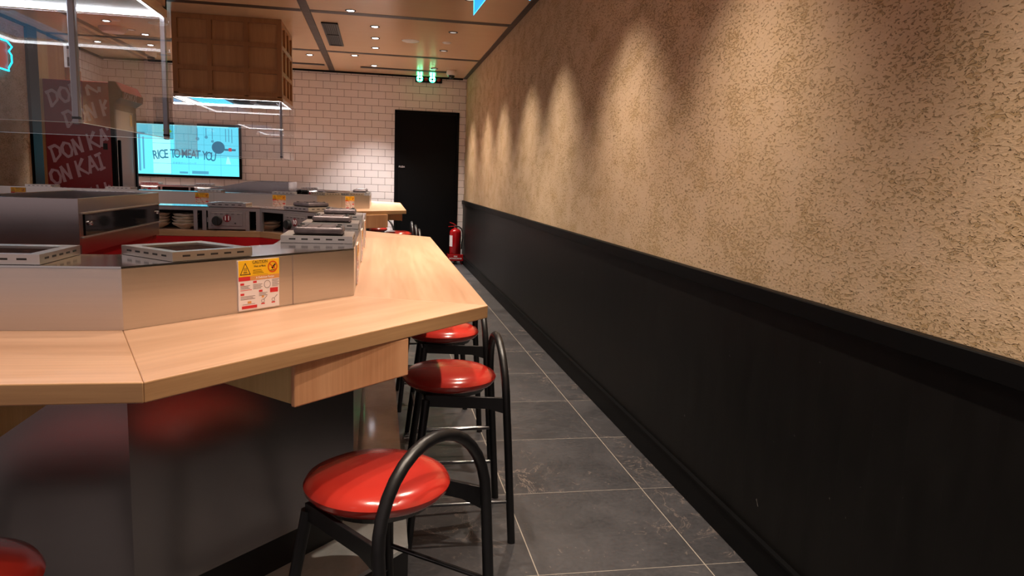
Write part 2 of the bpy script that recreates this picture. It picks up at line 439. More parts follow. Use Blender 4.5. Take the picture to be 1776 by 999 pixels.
# back wall with the door opening
DX0, DX1, DZ = 0.218, 1.145, 2.183
mb = MB().box(XL-.1, YB, 0, DX0, YB+.1, ZC+.1).box(DX1, YB, 0, XR+.1, YB+.1, ZC+.1).box(DX0, YB, DZ, DX1, YB+.1, ZC+.1)
struct(mb, 'wall_back', M['tile_back'])
d = MB().box(DX0+.035, YB+.02, .01, DX1-.035, YB+.06, DZ-.035).box(DX0+.035, YB+.012, .01, DX0+.09, YB+.06, DZ-.035)
door = struct(d, 'door_1', M['black_paint'])
fr = MB().box(DX0, YB-.015, 0, DX0+.035, YB+.08, DZ).box(DX1-.035, YB-.015, 0, DX1, YB+.08, DZ).box(DX0, YB-.015, DZ-.035, DX1, YB+.08, DZ)
fr.build('door_frame', M['black_paint'], door)
text_mesh('PUSH', .036, 'door_lettering', M['print_white'], door, frame_xz((.325, YB+.009, 1.38), 0))
MB().box(DX0, YB-.01, 0, DX1, YB+.012, .012).build('threshold', M['steel'], door)
# left wall: plaster, posts, timber panel, tiles
struct(MB().box(XL-.1, 6.2, 0, XL, 8.58, ZC+.1), 'wall_left', M['plaster'])
struct(MB().box(XL-.1, 9.9, 0, XL, YB+.1, ZC+.1), 'wall_left', M['tile_left'])
struct(MB().box(XL-.1, 8.58, 0, XL+.03, 8.80, ZC+.01), 'trim_3', M['black_paint'])
struct(MB().box(XL-.1, 8.80, 0, XL+.02, 9.06, ZC+.01), 'trim_4', M['pale_wood'])
struct(MB().box(XL-.1, 9.06, 0, XL, 9.55, ZC+.01), 'wall_left', M['hood_wood'])
struct(MB().box(XL-.1, 9.55, 0, XL+.05, 9.9, ZC-.3), 'trim_5', M['drawer_wood'])
mb = MB()
for a, b in ((YF, YB),): mb.box(XL, a, ZC-.03, XL+.02, b, ZC)
mb.box(XL, YB-.05, ZC-.02, XR-.06, YB, ZC+.004)
struct(mb, 'trim_6', M['black_paint'])
# ceiling boards between dark joints
xs = [(XL+.001, -2.99), (-2.91, -0.69), (-0.61, XR-.055)]
ys = [YF, -1.62, 0.52, 2.66, 4.80, 6.94, 9.08, YB-.02]
mb = MB()
for i, (a, b) in enumerate(xs):
    for j, (c, e) in enumerate(zip(ys, ys[1:])):
        mb.box(a, c+.056 if j else c, ZC, b, e-.056 if j < len(ys)-2 else e, ZC+.012)
struct(mb, 'ceiling', M['ceiling'])
mb = MB()
for x in (-2.95, -.65): mb.box(x-.036, YF, ZC-.001, x+.036, YB-.02, ZC+.01)
mb.box(XR-.055, YF, ZC-.004, XR, YB, ZC+.012)
for y in ys[1:-1]:
    for a, b in xs: mb.box(a+.003, y-.055, ZC-.0015, b-.003, y+.055, ZC+.004)
struct(mb, 'trim_7', M['dark_trim'])

# slot diffusers, square vent, speaker, small sensor, camera
def slot(x0, x1, y, label):
    t = thing('slot_diffuser', label, 'air vent', ((x0+x1)/2, y, ZC-.001))
    w = (x1-x0)/2
    MB().box(-w, -.055, -.004, w, .055, .0).build('slot', M['grille'], t)
    MB().box(-w-.006, -.064, -.003, w+.006, -.055, .0).box(-w-.006, .055, -.003, w+.006, .064, 0).build('rim', M['dark_trim'], t)
slot(-.246, .905, 10.2, 'long black slot vent in the ceiling just before the tiled wall above the door')
slot(-1.3, -.72, 10.2, 'short black ceiling slot vent beside the wooden hood, near the tiled wall')
slot(-2.85, -1.9, 8.95, 'black ceiling slot seen through the near glass hood')
def vent(cx, cy, w, l, label):
    t = thing('ceiling_vent', label, 'air vent', (cx, cy, ZC-.001))
    MB().box(-w/2, -l/2, -.003, w/2, l/2, -.001).build('backing', M['kick'], t)
    f = MB().box(-w/2, -l/2, -.012, -w/2+.018, l/2, 0).box(w/2-.018, -l/2, -.012, w/2, l/2, 0).box(-w/2, -l/2, -.012, w/2, -l/2+.02, 0).box(-w/2, l/2-.02, -.012, w/2, l/2, 0).box(-w/2, -.02, -.012, w/2, .02, 0)
    f.build('frame', M['grille'], t)
    sl = MB()
    for k in range(6):
        x = -w/2+.02+(w-.04)*(k+.5)/6
        sl.box(x-.003, -l/2, -.010, x+.003, l/2, -.002)
    sl.build('slats', M['rubber'], t)
vent(-.475, 8.0, .155, 1.22, 'black rectangular air vent in the timber ceiling right of the hood')
def disc(name, label, cat, x, y, r, m, h=.012):
    t = thing(name, label, cat, (x, y, ZC))
    MB().lathe([(0, -h), (r*.8, -h), (r*.97, -h*.5), (r, 0), (0, 0)], 32).build('cover', m, t, smooth=True)
    MB().lathe([(r*.98, -h*.6), (r*1.05, -.003), (r*1.05, 0), (r*.98, 0)], 32).build('rim', M['white'], t, smooth=True)
disc('ceiling_speaker', 'large round white ceiling speaker in front of the green exit lights', 'speaker', .319, 8.057, .088, M['white'])
disc('ceiling_sensor', 'small round white ceiling sensor between two dark wall-washing lights', 'sensor', .70, 8.012, .045, M['white'])
disc('ceiling_sensor', 'round white ceiling unit seen through the near glass hood', 'sensor', -2.73, 8.47, .13, M['white'], .05)
t = thing('security_camera', 'white dome security camera on the ceiling by the tiled wall', 'camera', (.945, 10.02, ZC))
MB().lathe([(0, 0), (.062, 0), (.066, -.01), (.066, -.05), (.058, -.062), (0, -.062)], 28).build('housing', M['white'], t, smooth=True)
MB().lathe([(.045, -.06), (.042, -.085), (.026, -.105), (0, -.112)], 24).build('dome', M['black_glass'], t, smooth=True)

# downlights
def spot(parent, watts, ang, col=WARM, blend=0.5, rad=0.02, tilt=0.0):
    l = bpy.data.lights.new('lamp_light', 'SPOT'); l.energy = watts; l.color = col; l.spot_size = math.radians(ang)
    l.spot_blend = blend; l.shadow_soft_size = rad
    o = bpy.data.objects.new('lamp_light', l); COL.objects.link(o); o.parent = parent; o.location = (0, 0, -.012)
    o.rotation_euler = (0, tilt, 0)
    return o
def make_downlight(name, label, lens, watts, ang, blend, tilt=0.0):
    t = thing(name, label, 'light')
    MB().lathe([(.030, -.002), (.042, -.006), (.047, -.003), (.047, 0), (.030, 0)], 28).build('ring', M['grille'], t, smooth=True)
    MB().lathe([(0, -.004), (.030, -.004), (.030, 0), (0, 0)], 24).build('lens', lens, t, smooth=True)
    spot(t, watts, ang, blend=blend, tilt=tilt)
    return t
DL = [(-.256, 6.805, 'ceiling downlight nearest the top edge of the picture'),
      (-.05, 7.433, 'first of three downlights in a row, right of the black ceiling vent'),
      (-.048, 8.032, 'middle of three downlights in a row, right of the black ceiling vent'),
      (-.05, 8.628, 'last of three downlights in a row, right of the black ceiling vent'),
      (-.839, 9.426, 'downlight just beside the wooden hood at the far end of the ceiling'),
      (-.299, 9.249, 'downlight beyond the black ceiling vent, left one of the last ceiling panel'),
      (-.072, 9.992, 'downlight nearest the tiled back wall, over the long slot vent'),
      (-2.67, 8.10, 'downlight left of the white round unit, seen through the near glass'),
      (-2.50, 8.75, 'downlight right of the white round unit, seen through the near glass'),
      (-3.219, 9.455, 'leftmost downlight seen through the near glass hood'),
      (-2.648, 9.459, 'downlight near the tiled wall seen through the near glass, beside the corner post'),
      (.30, 5.3, 'added fill downlight over the aisle by the blue star, above the picture'),  # lamps labelled added: unseen grid put in to brighten the room
      (.05, 4.3, 'ceiling downlight above the far end of the near counter, out of view'),
      (.05, 3.3, 'ceiling downlight above the middle of the near counter, out of view'),
      (.05, 2.35, 'ceiling downlight above the near corner of the worktop, out of view'),
      (-.25, 1.05, 'ceiling downlight above the front worktop, out of view'),
      (.72, .50, 'ceiling downlight above the aisle beside the viewer, out of view'),
      (.10, .9, 'added fill downlight above the nearest stool, out of view'),  # added lamp, lights the nearest stool seat
      (-1.4, .2, 'added fill downlight above the left part of the front worktop, out of view'),
      (-.52, 3.05, 'added fill downlight above the staff area inside the near counter, out of view'),  # added lamp, brightens the bowls and grill boxes of the far row
      (-.75, 5.6, 'added fill downlight between the two counters, out of view'),
      (-2.0, 5.7, 'added fill downlight between the two counters further left, out of view'),
      (-1.7, .6, 'added fill downlight near the shop front, out of view')]
dl0 = make_downlight('ceiling_downlight', DL[0][2], M['lamp'], DOWN_W, 84, .8)
dl0.location = (DL[0][0], DL[0][1], ZC-.0005); dl0['group'] = 'small lit ceiling downlights'
far_light = None
for x, y, lb in DL[1:]:
    c = dup(dl0, (x, y, ZC-.0005), 0, lb)
    if y > 9.0:
        for ch in c.children:
            if ch.type == 'LIGHT':
                if far_light is None: far_light = ch.data.copy(); far_light.energy = DOWN_W*3.4
                ch.data = far_light; far_light.color = (1.0, 0.93, 0.88)
WL = [(9.93, 'recessed wall washer just above the green exit lights'), (8.52, 'recessed wall washer behind the small ceiling sensor'),
      (7.44, 'recessed wall washer nearer than the small ceiling sensor'), (6.07, 'wall washer lighting the plaster below the blue star, out of view'),
      (5.02, 'wall washer lighting the wall right of the blue star, out of view'), (3.59, 'wall washer lighting the brightest narrow patch of the plaster wall, out of view'),
      (2.32, 'wall washer lighting the broad patch in the middle of the plaster wall, out of view'), (.85, 'wall washer lighting the nearest part of the plaster wall, out of view')]
wl0 = make_downlight('wall_washer', WL[0][1], M['lamp_dim'], WASH_W, 84, 1.0)
wl0.location = (.71, WL[0][0], ZC-.0005); wl0['group'] = 'recessed wall washers along the plaster wall'
near_wash = None
for y, lb in WL[1:]:
    c = dup(wl0, (.71, y, ZC-.0005), 0, lb)
    if y < 3.0:
        for ch in c.children:
            if ch.type == 'LIGHT':
                if near_wash is None: near_wash = ch.data.copy(); near_wash.energy = WASH_W*.85
                ch.data = near_wash

# emergency lights above the door
t = thing('exit_light', 'black emergency light box with two green LED clusters above the door', 'light', (.69, YB-.03, 2.633))
MB().box(-.19, -.03, -.052, .19, .03, .03, bev=.004).build('housing', M['black_paint'], t)
for cx in (-.13, .05):
    mb = MB()
    for dx in (-.022, .022):
        for dz in (-.02, .02):
            mb.lathe([(0, .006), (.012, .005), (.015, 0), (0, 0)], 12, mx=Matrix.Translation((cx+dx, -.03, -.008+dz)) @ Matrix.Rotation(PI/2, 4, 'X'))
    mb.build('green_led_cluster', M['green_core'], t)
    mb = MB().lathe([(.034, .001), (.044, .004), (.046, 0), (.034, 0)], 24, mx=Matrix.Translation((cx, -.03, -.008)) @ Matrix.Rotation(PI/2, 4, 'X'))
    mb.build('led_bezel', M['green_led'], t, smooth=True)
    mb = MB().lathe([(0, .004), (.02, .004), (.026, 0), (0, 0)], 20, mx=Matrix.Translation((cx+.09, -.03, -.010)) @ Matrix.Rotation(PI/2, 4, 'X'))
    mb.build('round_lens', M['dark_red'], t, smooth=True)

# ------------------------------------------------------------------ television
def tv():
    x0, x1, z0, z1 = -3.275, -1.878, 1.122, 1.857
    t = thing('television', 'wide wall television showing a pale blue kitchen with the words RICE TO MEAT YOU', 'television', (0, 0, 0))
    y = YB-.05
    MB().box(x0, y, z0, x1, YB-.002, z1, bev=.004).build('casing', M['black_paint'], t)
    a, b, c, e = x0+.03, x1-.03, z0+.035, z1-.03
    s = MB().box(a, y-.001, c, b, y+.002, e).build('screen', M['scr_bg'], t)
    Y = y-.0015
    def rect(m_, u0, v0, u1, v1, k):
        m_.box(a+u0*(b-a), Y-k*.0004, c+v0*(e-c), a+u1*(b-a), Y, c+v1*(e-c))
    m = MB(); rect(m, .17, .02, .34, 1, 1); rect(m, 0, 0, .03, .8, 1); rect(m, 0.02, .98, .9, 1, 2)
    m.build('picture_bright_tiles', M['scr_light'], s)
    m = MB()
    for u in (.34, .51, .66, .82): rect(m, u, 0, u+.003, 1, 2)
    for v in (.22, .42, .62, .82): rect(m, .17, v, 1, v+.006, 2)
    m.build('picture_tile_lines', M['scr_line'], s)
    m = MB()
    rect(m, .035, .06, .055, .78, 3); rect(m, .075, .1, .09, .74, 3); rect(m, .02, .78, .1, .83, 3)      # shelf on the left
    for u, l in ((.595, .22), (.68, .2), (.74, .26), (.87, .3), (.9, .3), (.93, .32)): rect(m, u, 1-l, u+.008, .96, 3)
    for u, v, r in ((.60, .74, .018), (.685, .78, .016), (.745, .70, .014)):
        m.lathe([(0, .001), (r*(b-a)*1.0, .001), (r*(b-a), 0), (0, 0)], 16, mx=Matrix.Translation((a+u*(b-a), Y, c+v*(e-c))) @ Matrix.Rotation(PI/2, 4, 'X'))
    rect(m, .54, .03, .70, .09, 3); rect(m, .42, .03, .5, .07, 3)
    m.build('picture_utensils', M['scr_mid'], s)
    m = MB()
    m.lathe([(0, .0012), (.085, .0012), (.085, 0), (0, 0)], 28, mx=Matrix.Translation((a+.80*(b-a), Y, c+.58*(e-c))) @ Matrix.Rotation(PI/2, 4, 'X'))
    rect(m, .86, .52, .97, .56, 3)
    m.build('picture_frying_pan', M['scr_dark'], s)
    m = MB(); rect(m, .90, .51, .93, .58, 4); rect(m, 0, .86, .025, .95, 4); m.build('picture_red_patches', M['scr_red'], s)
    m = MB(); m.poly([(a+.30*(b-a), Y-.002, c+.97*(e-c)), (a+.36*(b-a), Y-.002, c+.86*(e-c)), (a+.30*(b-a), Y-.002, c+.80*(e-c)), (a+.27*(b-a), Y-.002, c+.88*(e-c))])
    m.build('picture_leaf', M['scr_green'], s)
    m = MB(); m.poly([(a+.87*(b-a), Y-.002, c+.25*(e-c)), (a+.92*(b-a), Y-.002, c+.25*(e-c)), (a+.90*(b-a), Y-.002, c+.40*(e-c)), (a+.885*(b-a), Y-.002, c+.40*(e-c))])
    m.build('picture_towel', M['scr_light'], s)
    # gently arched words
    words = 'RICE TO MEAT YOU'; wd = .60*(b-a); cx = a+.47*(b-a); n = len(words)
    adv = {'I': .5, ' ': .55, 'M': 1.25, 'T': .95}
    tot = sum(adv.get(ch, 1.0) for ch in words); p = 0
    for ch in words:
        w = adv.get(ch, 1.0); q = (p+w/2)/tot-.5; p += w
        if ch == ' ': continue
        zz = c+.40*(e-c) - .035*(q*2)**2 + .015
        text_mesh(ch, .165, 'picture_word_letter', M['scr_dark'], s, frame_xz((cx+q*wd, Y-.002, zz), 0, -q*.25), bold=.002, sx=.66)
    text_mesh('\u767d\u7c73\u70ad\u306e\u30cf\u30f3\u30d0\u30fc\u30b0', .034, 'picture_small_letters', M['scr_mid'], s, frame_xz((cx, Y-.002, c+.235*(e-c)), 0))
tv()

# ------------------------------------------------------------------ counters
def offs(P, d):
    """offset a closed counter-clockwise polygon outward by d"""
    n = len(P); out = []
    for i in range(n):
        p, q, r = Vector(P[i-1]), Vector(P[i]), Vector(P[(i+1) % n])
        e1 = (q-p).normalized(); e2 = (r-q).normalized()
        n1 = Vector((e1.y, -e1.x)); n2 = Vector((e2.y, -e2.x)); b = (n1+n2).normalized()
        out.append(tuple(q + b*(d/max(.3, b.dot(n1)))))
    return out
HC = .910
S1 = [(-2.42, 1.55), (-.504, 1.55), (-.065, 2.01), (-.065, 3.93), (-.554, 4.42), (-2.42, 4.42), (-2.89, 3.93), (-2.89, 2.01)]
O1 = [(-2.57, 1.165), (-.354, 1.165), (.285, 1.860), (.285, 4.06), (-.42, 4.765), (-2.57, 4.765), (-3.24, 4.06), (-3.24, 1.86)]
I1 = [(-2.33, 1.765), (-.590, 1.765), (-.285, 2.085), (-.285, 3.84), (-.645, 4.20), (-2.33, 4.20), (-2.67, 3.84), (-2.67, 2.09)]

def local_prism(parent, name, m, poly, z0, z1, ang, bev=0.0):
    """prism given in the thing's plane, stored in a frame turned by ang so wood grain and brushing follow it"""
    cx = sum(p[0] for p in poly)/len(poly); cy = sum(p[1] for p in poly)/len(poly)
    R = Matrix.Rotation(-ang, 4, 'Z')
    pts = [(R @ Vector((p[0]-cx, p[1]-cy, 0)))[:2] for p in poly]
    mb = MB().prism(pts, z0, z1)
    return mb.build(name, m, parent, loc=(cx, cy, 0), rotz=ang, bev=bev)
def two_tone(o, edge):
    o.data.materials.append(edge); o.data.materials.append(M['white'])
    for p in o.data.polygons:
        if abs(p.normal.z) < .5: p.material_index = 1
        elif p.normal.z < 0: p.material_index = 2
def ang_of(a, b): return math.atan2(b[1]-a[1], b[0]-a[0])

def island(dy, S, O, I, segs, lab, closed=True):
    n = len(S); sh = lambda P: [(p[0], p[1]) for p in P]
    # floor plinth that works as the footrest
    t = thing('footrest_step', lab['step'], 'footrest step', (0, dy, 0))
    Pq = offs(S, .155); Kq = offs(S, -.30)
    for i in segs:
        j = (i+1) % n; a = ang_of(S[i], S[j])
        local_prism(t, 'step_riser', M['kick'], [Pq[i], Pq[j], Kq[j], Kq[i]], 0, .188, a)
        local_prism(t, 'step_top', M['step'], [Pq[i], Pq[j], Kq[j], Kq[i]], .188, .2, a)
    t = thing('counter_base', lab['base'], 'counter base', (0, dy, .2))
    Kr = offs(S, -.035); Pi = offs(S, -.012)
    In = offs(I, -.004); In2 = offs(I, .010)
    for i in segs:
        j = (i+1) % n; a = ang_of(S[i], S[j])
        local_prism(t, 'kick_panel', M['kick'], [Kr[i], Kr[j], offs(S, -.05)[j], offs(S, -.05)[i]], 0, .115, a)
        local_prism(t, 'front_panel', M['steel_dark'], [S[i], S[j], Pi[j], Pi[i]], .11, .675, a)
        local_prism(t, 'staff_side_panel', M['red_panel'], [In[i], In[j], In2[j], In2[i]], 0, .675, a)
    # worktop
    t = thing('worktop', lab['top'], 'worktop', (0, dy, 0))
    for i in segs:
        j = (i+1) % n; a = ang_of(O[i], O[j])
        o = local_prism(t, 'worktop_board', M['worktop'], [O[i], O[j], I[j], I[i]], .876, HC, a, bev=.0022)
        two_tone(o, M['edge'])
    # steel shelf rack carrying the grills
    t = thing('grill_rack', lab['rack'], 'rack', (0, dy, HC))
    Sp = offs(S, -.012); Ii = offs(I, .012)
    for i in segs:
        j = (i+1) % n; a = ang_of(S[i], S[j])
        local_prism(t, 'rack_top', M['steel_top'], [S[i], S[j], I[j], I[i]], .126, .13, a)
        Il = offs(I, .004)
        local_prism(t, 'shelf_edge', M['box_metal'], [Il[i], Il[j], I[j], I[i]], .108, .1255, a)
        local_prism(t, 'splash_panel', M['steel'], [S[i], S[j], Sp[j], Sp[i]], .0005, .1255, a)
        # posts on the staff side
        L = (Vector(I[j])-Vector(I[i])).length; d = (Vector(I[j])-Vector(I[i])).normalized(); nn = Vector((d.y, -d.x))
        pos = lab['posts'].get(i) or [k*L/max(1, round(L/.32)) for k in range(round(L/.32)+1)]
        for s_ in pos:
            s_ = min(max(s_, .010), L-.010)
            p = Vector(I[i])+d*s_+nn*.006
            R = Matrix.Translation((p.x, p.y, 0)) @ Matrix.Rotation(a, 4, 'Z')
            MB().box(-.010, -.006, 0.0005, .010, .006, .112, mx=R).build('rack_post', M['box_metal'], t)
        for s_ in lab['joints'].get(i, []):
            e0, e1 = Vector(S[i]), Vector(S[j]); d2 = (e1-e0).normalized(); p = e0+d2*s_
            MB().box(-.0008, -.0006, .001, .0008, .001, .125, mx=Matrix.Translation((p.x, p.y, 0)) @ Matrix.Rotation(a, 4, 'Z')).build('panel_joint', M['print_grey'], t)
        # dark back of the compartments
        q1 = offs(S, -.014); q2 = offs(S, -.018)
        local_prism(t, 'compartment_back', M['kick'], [q1[i], q1[j], q2[j], q2[i]], .001, .125, a)

island(0, S1, O1, I1, range(8), dict(
    step='black footrest step with a grey stone top around the near counter',
    base='near counter base of dark brushed steel panels, red on the staff side',
    top='pale wood worktop of the near counter with mitred corners',
    rack='brushed steel grill rack standing on the near worktop',
    posts={4: [.010, .065, .29, .335, .57, .86, 1.1, 1.68]}, joints={1: [.427], 0: [.9]}))
DY = 5.30
S2 = [(-3.56, 1.55+.1), (-.504, 1.55+.1), (-.065, 2.01+.1), (-.065, 3.93), (-.554, 4.42), (-3.1, 4.42)]
S2 = [(-3.44, 1.65), (-.56, 1.65), (-.09, 2.12), (-.09, 3.93), (-.58, 4.42), (-3.44, 4.42)]
O2 = [(-3.56, 1.28), (-.42, 1.28), (.27, 1.97), (.27, 4.06), (-.44, 4.765), (-3.56, 4.765)]
I2 = [(-3.56, 1.865), (-.64, 1.865), (-.31, 2.195), (-.31, 3.84), (-.67, 4.20), (-3.56, 4.20)]
island(DY, S2, O2, I2, range(5), dict(
    step='black footrest step with a stone top around the far counter',
    base='far counter base of dark brushed steel panels by the tiled wall',
    top='pale wood worktop of the far counter in front of the black door',
    rack='brushed steel grill rack standing on the far worktop, below the television',
    posts={}, joints={0: [.9, 1.98], 1: [.30]}))

# drawers under the worktops: local x along the counter edge, y inward
def make_drawer(label, w, dep, h):
    t = thing('under_counter_drawer', label, 'drawer', group='wooden drawer boxes hung under the worktops')
    MB().box(-w/2, .012, -h+.004, w/2, dep, -.0005).build('drawer_box', M['pale_wood'], t)
    f = MB().box(-w/2-.004, 0, -h, w/2+.004, .012, -.0005, bev=.003, seg=2).build('drawer_front', M['drawer_wood'], t)
    return t
dA = Vector(O1[1]); dB = Vector(O1[2]); dd = (dB-dA).normalized(); dn = Vector((-dd.y, dd.x))
m1 = (Vector((-.155, 1.401))+Vector((.069, 1.627)))/2
make_drawer('large wooden drawer under the near worktop above the nearest stools', .312, .34, .088).location = (m1.x, m1.y, .876)
o = [x for x in COL.objects if x.name.startswith('under_counter_drawer')][0]; o.rotation_euler.z = math.radians(45)
t = make_drawer('wooden drawer under the front worktop at the left edge of the picture', .34, .34, .088); t.location = (-.777, 1.20, .876)
t = make_drawer('wooden drawer under the angled corner of the far worktop', .30, .30, .125); t.location = (-.02, 1.70+DY-.05, .876); t.rotation_euler.z = math.radians(45)
t = make_drawer('wooden drawer under the right side of the far worktop, before the black door', .34, .30, .10); t.location = (.245, 2.62+DY, .876); t.rotation_euler.z = PI/2

# ------------------------------------------------------------------ table grills
def make_grill(label, lid=False, num=None):
    """footprint .2 x .2, local y inward (staff side); origin on the rack top, front edge at y=0"""
    t = thing('table_grill', label, 'grill', group=None)
    f = MB()
    a, b, z0, z1 = .1, .072, .0008, .021
    # sloping rim frame with an open middle
    f.box(-a, 0, z0, a, .002, z1).box(-a, .198, z0, a, .2, z1).box(-a, .002, z0, -a+.002, .198, z1).box(a-.002, .002, z0, a, .198, z1)
    for (p, q) in (((-a, 0), (a, 0)), ((a, 0), (a, .2)), ((a, .2), (-a, .2)), ((-a, .2), (-a, 0))):
        ip = (math.copysign(b, p[0]), .03 if p[1] == 0 else .17); iq = (math.copysign(b, q[0]), .03 if q[1] == 0 else .17)
        f.poly([(p[0], p[1], z1), (q[0], q[1], z1), (iq[0], iq[1], z1-.001), (ip[0], ip[1], z1-.001)])
        f.poly([(ip[0], ip[1], z1-.001), (iq[0], iq[1], z1-.001), (iq[0], iq[1], z1-.014), (ip[0], ip[1], z1-.014)])
    fr = f.build('rim_frame', M['steel'], t)
    s = MB()
    for k in range(5):
        x = -.068+k*.034
        s.box(x-.009, -.0006, .0095, x+.009, .0004, .0135); s.box(x-.009, .1996, .0095, x+.009, .2006, .0135)
        y = .032+k*.034
        s.box(-.1006, y-.009, .0095, -.0996, y+.009, .0135); s.box(.0996, y-.009, .0095, .1006, y+.009, .0135)
    s.build('air_slots', M['kick'], fr)
    MB().box(-.0715, .0305, z1-.016, .0715, .1695, z1-.006, bev=.002).build('hot_stone', M['stone'], t)
    if num is not None:
        bx = MB().box(-.098, .02, -.122, .098, .206, -.0195, bev=.002).build('control_box', M['box_metal'], t)
        MB().box(-.082, .206, -.104, .082, .209, -.030, bev=.0015).build('face_plate', M['box_metal'], bx)
        sl = MB()
        for k in range(5): sl.box(-.068+k*.029, .2085, -.040, -.054+k*.029, .2098, -.0375)
        sl.build('face_slots', M['kick'], bx)
        MB().lathe([(0, 0), (.027, 0), (.026, .012), (.023, .017), (0, .017)], 28, mx=Matrix.Translation((.050, .209, -.076)) @ Matrix.Rotation(-PI/2, 4, 'X')).box(.047, .225, -.098, .053, .232, -.054).build('knob', M['rubber'], t, smooth=True)
        MB().lathe([(0, 0), (.020, 0), (.020, .001), (0, .001)], 28, mx=Matrix.Translation((-.002, .209, -.062)) @ Matrix.Rotation(-PI/2, 4, 'X')).build('number_badge', mat_badge, t)
        text_mesh(num, .034, 'number', M['print_white'], t, frame_xz((-.002, .2112, -.062), PI), bold=.0012)
        MB().lathe([(0, 0), (.004, 0), (.003, .004), (0, .004)], 12, mx=Matrix.Translation((-.044, .209, -.088)) @ Matrix.Rotation(-PI/2, 4, 'X')).build('indicator', M['rubber'], t)
        MB().box(.098, .15, -.085, .104, .20, -.06).box(-.104, .15, -.085, -.098, .20, -.06).build('side_brackets', M['steel'], t)
    return t
mat_badge = mat('badge_maroon', srgb(128, 26, 34), 0.35)
def make_lid(label):
    t = thing('griddle_plate', label, 'griddle plate', group='cast iron plates lying on the grills')
    w, d = .066, .07
    mb = MB().box(-w, -d, .0, w, d, .022, bev=.009, seg=3)
    mb.build('plate_body', M['cast_iron'], t, smooth=True)
    r = MB()
    for k in (-1, 0, 1): r.box(-w+.012, k*.04-.004, .0215, w-.012, k*.04+.004, .0245, bev=.0015)
    r.build('ribs', M['cast_iron'], t)
    f = MB()
    for sx in (-1, 1):
        for sy in (-1, 1): f.lathe([(0, .004), (.006, .004), (.008, 0), (0, 0)], 12, c=(sx*.040, sy*.055, .0218))
    f.build('feet', M['rubber'], t)
    return t
ZR = 1.04
def inward(edge_a, edge_b, s, back=0.0):
    """point on a splash edge s metres from its start, moved inward"""
    a, b = Vector(edge_a), Vector(edge_b); d = (b-a).normalized(); n = Vector((-d.y, d.x))
    p = a+d*s+n*back; return p.x, p.y, math.atan2(d.y, d.x)

G_plain = make_grill('square steel grill with bare dark stone, at the picture\'s left edge')
x, y, r = inward(S1[0], S1[1], S1[1][0]-S1[0][0]-.25, .008); G_plain.location = (x, y, ZR); G_plain.rotation_euler.z = r
def pg(S, i, s, label, dy=0.0, back=.008, src=None):
    x, y, r = inward(S[i], S[(i+1) % len(S)], s, back); return dup(src or G_plain, (x, y+dy, ZR), r, label)
pg(S1, 1, .215, 'square steel grill with bare dark stone, above the near yellow caution notice')
LBL = ['closest', 'middle', 'farthest']
grs = []
for k, s in enumerate((.225, .82, 1.40)):
    g = pg(S1, 2, s, 'steel grill under an iron plate, %s of three along the near rack' % LBL[k]); grs.append(g)
G11 = make_grill('grey grill unit with black knob and number 11', num='11')
x, y, r = inward(S1[4], S1[5], -S1[4][0]*-1+.818-(.554-.554)-.554+.554, 0); 
G11.location = (-.818, 4.405, ZR); G11.rotation_euler.z = PI
G10 = make_grill('brownish grill unit with number 10 on the angled far corner, carrying an iron plate', num='10')
dv = Vector((1, -1)).normalized(); pc = Vector((-.645, 4.20))+dv*.298+Vector((1, 1)).normalized()*.205
G10.location = (pc.x, pc.y, ZR); G10.rotation_euler.z = math.radians(135)
lid0 = make_lid('cast iron plate on the closest grill on the right side of the near rack')
def lid_on(g, label, src=None):
    o = src or copy_tree(lid0); o['label'] = label
    rz = g.rotation_euler.z; R = Matrix.Rotation(rz, 3, 'Z'); p = g.location + R @ Vector((0, .098, .0213))
    o.location = p; o.rotation_euler.z = rz + PI/2 if False else rz; return o
lid_on(grs[0], lid0['label'], lid0)
lid_on(grs[1], 'cast iron plate on the middle grill along the right side of the near rack')
lid_on(grs[2], 'cast iron plate on the farthest grill along the right side of the near rack')
lid_on(G10, 'cast iron plate on the grill unit numbered 10')
# far counter grills
for k, (s, w) in enumerate(((.54, 'leftmost, in front of the red fridge'), (1.18, 'second from left, before the red fridge'), (1.94, 'third from the left, below the television'), (2.58, 'right of the television, next to the angled corner'))):
    pg(S2, 0, s, 'flat steel grill on the far rack, %s' % w, DY)
g = pg(S2, 1, .2, 'steel grill on the angled corner of the far rack, left of its notice', DY)
g2 = pg(S2, 1, .5, 'steel table grill on the angled corner of the far rack, at its right end', DY)
g3 = pg(S2, 2, .45, 'steel table grill under a plate on the right side of the far rack, nearer one', DY)
g4 = pg(S2, 2, 1.25, 'steel table grill under a plate on the right side of the far rack, farther one', DY)
lid_on(g3, 'cast iron plate on the nearer grill on the right side of the far rack')
lid_on(g4, 'cast iron plate on the farther grill on the right side of the far rack')
for k, (x, nlab) in enumerate(((-2.73, 'grey grill unit at the back rack, right beside the fridge door'), (-2.12, 'grey grill unit at the back rack, under the middle of the television'), (-.86, 'pale grey grill unit at the back rack, right of the sloping steel panel'))):
    g = dup(G11, (x, DY+4.405, ZR+.004), PI, nlab)
    g['label'] = nlab
    for ch in list(g.children):
        if ch.name.startswith('number') and not ch.name.startswith('number_badge'): bpy.data.objects.remove(ch)

